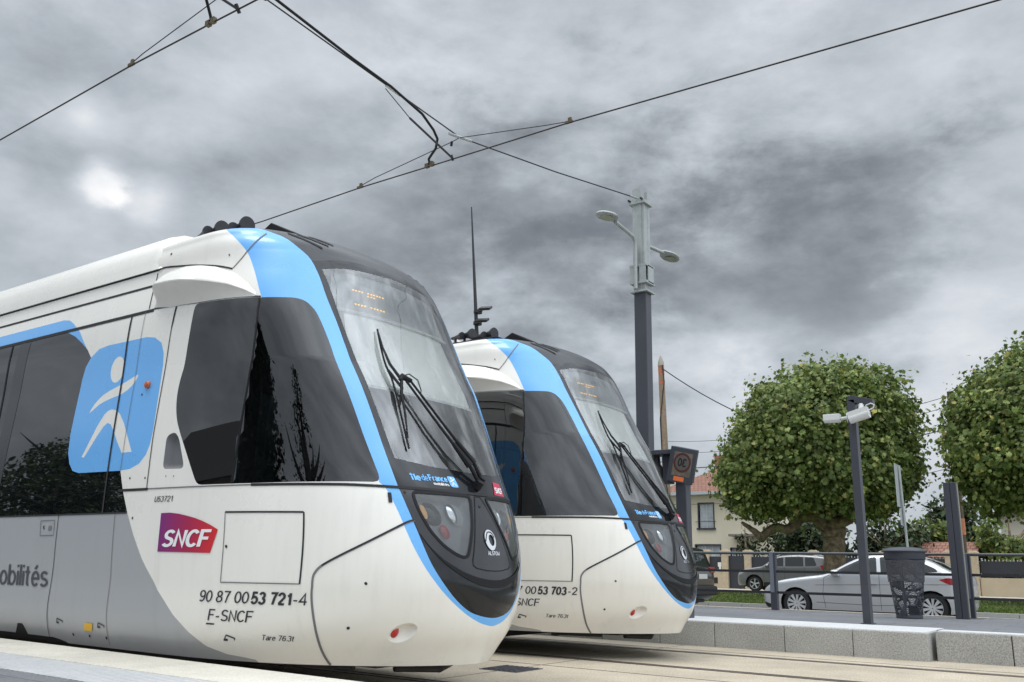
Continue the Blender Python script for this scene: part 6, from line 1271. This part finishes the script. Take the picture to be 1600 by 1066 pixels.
def plane_tree(label, base, cr, cz, n, seed, limbs, lr=0.30, tx=0.0, group='pollarded plane trees on the verge'):
    rng = random.Random(seed); root = thing('plane_tree', label, 'tree', base, group)
    mb = MB(); limb(mb, [(tx, 0, -0.1), (tx + 0.02, 0, 0.6), (tx, 0.05, 1.5), (tx + 0.04, 0, 2.1), (tx + 0.05, 0, 2.5)], [0.52, 0.42, 0.37, 0.39, 0.46], rng, 0.05, 14)
    for pts, rad in limbs: limb(mb, pts, [r * 0.86 for r in rad], rng, 0.06)
    crx, cry, crz = cr; C0 = Vector((0, 0, cz))
    tips = []
    for k in range(26):
        g = rng.uniform(0, 6.28); e = rng.uniform(-0.25, 1.35); rr = rng.uniform(0.55, 0.85)
        t = C0 + Vector((crx * rr * math.cos(g) * math.cos(e), cry * rr * math.sin(g) * math.cos(e), crz * rr * math.sin(e)))
        s = Vector((tx + 0.05, 0, 2.5)); m_ = s.lerp(t, 0.5) + Vector((rng.gauss(0, .25), rng.gauss(0, .25), -0.25)); limb(mb, [s, m_, t], [0.17, 0.09, 0.03], rng, 0.1, 6); tips.append(t)
    mb.build('trunk', M['bark'], root, smooth=True, fixn=False)
    # crown: leaf sprays on an uneven shell with a looser inside, hollows let the sky and branches through
    lumps = [(Vector((rng.gauss(0, 1), rng.gauss(0, 1), rng.gauss(0.2, 0.8))).normalized(), rng.uniform(-0.16, 0.15), rng.uniform(4, 22)) for _ in range(60)]
    mb = MB(); cl = 0; pts = []
    while len(pts) < n:
        d = Vector((rng.gauss(0, 1), rng.gauss(0, 1), rng.gauss(0, 1))).normalized()
        if d.z < -0.72: continue
        f = 1.0 + sum(a * math.exp(-(1 - d.dot(v)) * k) for v, a, k in lumps)
        bot = 1.0 if d.z > -0.15 else 1.0 - 0.35 * (-0.15 - d.z)
        rad = f * bot * (rng.uniform(0.80, 1.0) if rng.random() < 0.72 else rng.uniform(0.35, 0.85))
        c = C0 + Vector((d.x * crx * rad, d.y * cry * rad, d.z * crz * rad))
        if sum(math.exp(-((c - h[0]).length / h[1]) ** 2) for h in HOLES(rng, seed, C0, crx, crz)) > 0.6: continue
        if math.hypot(c.x - 0.2, c.y + 0.6) < 1.25 and c.z < 3.0: continue
        for j in range(rng.randint(6, 12)): pts.append((c.x + rng.gauss(0, 0.19), c.y + rng.gauss(0, 0.19), c.z + rng.gauss(0, 0.15)))
        if rng.random() < 0.24:
            ln = rng.uniform(0.05, 0.19)
            for j in range(5): q = c + d * (0.1 + ln * j); pts.append((q.x + rng.gauss(0, 0.08), q.y + rng.gauss(0, 0.08), q.z + rng.gauss(0, 0.07)))
    leaves(mb, pts, rng, lr, C0); mb.build('crown', M['plane'], root, fixn=False); return root
_HC = {}
def HOLES(rng, seed, C0, crx, crz):
    if seed not in _HC:
        r2 = random.Random(seed * 7 + 1); _HC[seed] = [(C0 + Vector((r2.uniform(-0.9, 0.9) * crx, -abs(r2.gauss(0, 1.8)) - 0.5, r2.uniform(-0.9, 0.5) * crz)), r2.uniform(0.25, 0.5)) for _ in range(16)]
    return _HC[seed]
LIMB1 = [([(0.35, 0, 2.3), (-0.25, -0.3, 3.0), (-0.8, -0.6, 2.85), (-1.05, -0.8, 2.48), (-1.6, -0.9, 2.55), (-2.05, -1.0, 2.22), (-2.3, -1.1, 2.4), (-2.8, -1.1, 2.75)], [0.34, 0.30, 0.26, 0.22, 0.19, 0.2, 0.14, 0.06]),
         ([(0.1, 0, 2.6), (0.7, -0.3, 2.75), (1.3, -0.4, 3.0), (1.9, -0.5, 3.5), (2.5, -0.4, 4.2)], [0.34, 0.26, 0.2, 0.13, 0.06]), ([(0, 0, 2.6), (-0.4, 0.3, 3.6), (-1.0, 0.4, 4.6), (-1.4, 0.3, 5.8)], [0.32, 0.22, 0.15, 0.05]), ([(0.1, 0, 2.7), (0.4, 0.1, 3.8), (0.7, 0, 5.2), (0.6, 0, 6.8)], [0.32, 0.24, 0.16, 0.05])]
plane_tree('big round pollarded plane tree behind the silver car, left of the gap in the trees', (-10.25, 34.9, 0.05), (3.50, 3.4, 3.55), 5.0, 64000, 3, LIMB1, 0.15, 0.3)
LIMB2 = [([(0, 0, 2.6), (-0.7, -0.3, 3.1), (-1.4, -0.5, 3.0), (-2.1, -0.6, 3.3), (-2.8, -0.6, 3.9)], [0.34, 0.27, 0.2, 0.13, 0.05]), ([(0, 0, 2.6), (0.6, -0.3, 3.2), (1.6, -0.4, 3.6), (2.4, -0.4, 4.4)], [0.34, 0.25, 0.17, 0.05]), ([(0, 0, 2.7), (-0.2, 0.1, 4), (-0.5, 0, 5.4), (-0.6, 0, 6.8)], [0.32, 0.24, 0.15, 0.05])]
plane_tree('pollarded plane tree cut off by the right edge of the photo', (-2.05, 34.9, 0.05), (3.75, 3.5, 3.4), 5.15, 55000, 8, LIMB2, 0.15)
def bush(name, label, base, rad, h, n, mt, size, seed, cat='tree', group=None, shape='round', brk=None):
    rng = random.Random(seed); root = thing(name, label, cat, base, group); mb = MB(); rx, ry = rad
    mb.tube([(0, 0, 0), (0.05, 0, h * 0.4), (0, 0, h * 0.92)], [0.04 * h + 0.03, 0.03 * h + 0.02, 0.015], 8)
    for k in range(12): g = rng.uniform(0, 6.28); z0 = rng.uniform(0.2, 0.6) * h; mb.tube([(0, 0, z0), (0.6 * rx * math.cos(g), 0.6 * ry * math.sin(g), min(h * 0.9, z0 + 0.25 * h))], [0.02 * h, 0.012], 5)
    mb.build('trunk', brk or M['bark'], root, fixn=False); mb = MB(); pts = []
    lumps = [(rng.uniform(-.75, .75), rng.uniform(-.75, .75), rng.uniform(0.18, 0.9), rng.uniform(0.22, 0.45)) for _ in range(22)]
    while len(pts) < n:
        if shape == 'round':
            lx, ly, lz, lr = rng.choice(lumps); q = Vector((rng.gauss(0, 1), rng.gauss(0, 1), rng.gauss(0, 1))).normalized() * lr * rng.uniform(0.7, 1.05)
            c = (lx * rx * 0.85 + q.x * rx, ly * ry * 0.85 + q.y * ry, min(h, max(0.1, lz * h * 0.85 + q.z * h * 0.5)))
        else:
            t = rng.random() ** 0.7; g = rng.uniform(0, 6.28); w = (1 - t) ** 0.8 + 0.03; k = rng.uniform(0.5, 1.0) * (0.8 + 0.25 * math.sin(7 * g + 23 * t)); c = (rx * w * k * math.cos(g), ry * w * k * math.sin(g), 0.3 + t * (h - 0.3))
        for j in range(5): pts.append((c[0] + rng.gauss(0, size * 0.7), c[1] + rng.gauss(0, size * 0.7), c[2] + rng.gauss(0, size * 0.6)))
    leaves(mb, pts, rng, size, Vector((0, 0, h * 0.45)), False); mb.build('crown', mt, root, fixn=False); return root
bush('garden_tree', 'dark dense tree behind the left plane tree trunk, next to the cream house', (-15.2, 49.5, 0), (2.6, 1.6), 4.0, 5000, M['darkleaf'], 0.26, 21)
bush('garden_tree', 'dark leafy tree directly behind the fork of the left plane tree', (-11.6, 50, 0), (2.3, 1.6), 3.9, 5000, M['darkleaf'], 0.26, 22)
bush('garden_tree', 'bright green tree behind the litter bin and edge-on sign', (-10.2, 52, 0), (2.2, 1.6), 4.3, 5500, M['lime'], 0.26, 23)
bush('garden_tree', 'dark bluish green tree in the gap between the two plane trees', (-10.3, 62, 0), (1.9, 1.9), 6.4, 5500, M['darkleaf'], 0.30, 24)
bush('garden_tree', 'light green shrub tree right of the dark pillar', (-6.0, 51, 0), (1.7, 1.5), 4.1, 4500, M['lime'], 0.25, 25)
bush('garden_tree', 'light green shrub tree at the right edge above the dark screens', (-3.9, 52, 0), (1.5, 1.4), 3.6, 4000, M['lime'], 0.25, 26)
bush('garden_tree', 'mid green tree further right behind the wall, under the right plane tree', (-1.0, 53, 0), (2.4, 1.6), 4.6, 4500, M['plane'], 0.27, 27)
bush('garden_tree', 'slim dark young tree beside the arched door of the house', (-18.6, 48.6, 0), (0.7, 0.7), 3.6, 1500, M['darkleaf'], 0.22, 28)
# what stands behind the photographer and shows in the tram windows
bush('conifer_tree', 'tall dark conifer seen only as a reflection in the cab side window', (-6.3, -11.8, 0.27), (3.6, 2.4), 13.2, 20000, M['needle'], 0.26, 31, 'tree', None, 'cone', M['under'])
bush('poplar_tree', 'thin leafy young tree seen only as a reflection in the cab side window', (-2.4, -12.2, 0.27), (2.8, 1.4), 12.6, 1300, M['needle'], 0.2, 32, 'tree', None, 'cone', M['under'])
bush('garden_tree', 'low dark tree reflected at the left in the passenger window', (-27, -22, 0.27), (5, 4), 6.0, 7000, M['darkleaf'], 0.24, 33, brk=M['under'])
bush('garden_tree', 'low dark tree reflected at the bottom of the cab side window', (-8.5, -24, 0.27), (5, 3), 7.2, 3000, M['darkleaf'], 0.4, 34, brk=M['under'])
bush('garden_tree', 'tall dark tree reflected far left in the passenger window', (-42, -14, 0.27), (4.5, 4), 9.0, 8000, M['darkleaf'], 0.26, 35, brk=M['under'])
bush('garden_tree', 'low hedge tree reflected under the lettering of the passenger window', (-33, -9, 0.27), (5, 3), 4.5, 8000, M['darkleaf'], 0.2, 36, brk=M['under'])
rh = thing('row_house', 'dark low house reflected in the lower part of the tram windows', 'house', (-23, -13, 0.27))
mb = MB(); mb.box((-5, -6, 0), (4, 0, 4.2)); mb.build('house_wall', mat('brown_render', (0.22, 0.19, 0.16), 0.9), rh); mb = MB(); mb.prism([(-6.4, 4.2), (0.4, 4.2), (-3, 7.2)], -5.4, 4.4, plane='yz'); mb.build('roof', mat('slate', (0.06, 0.055, 0.055), 0.8), rh)
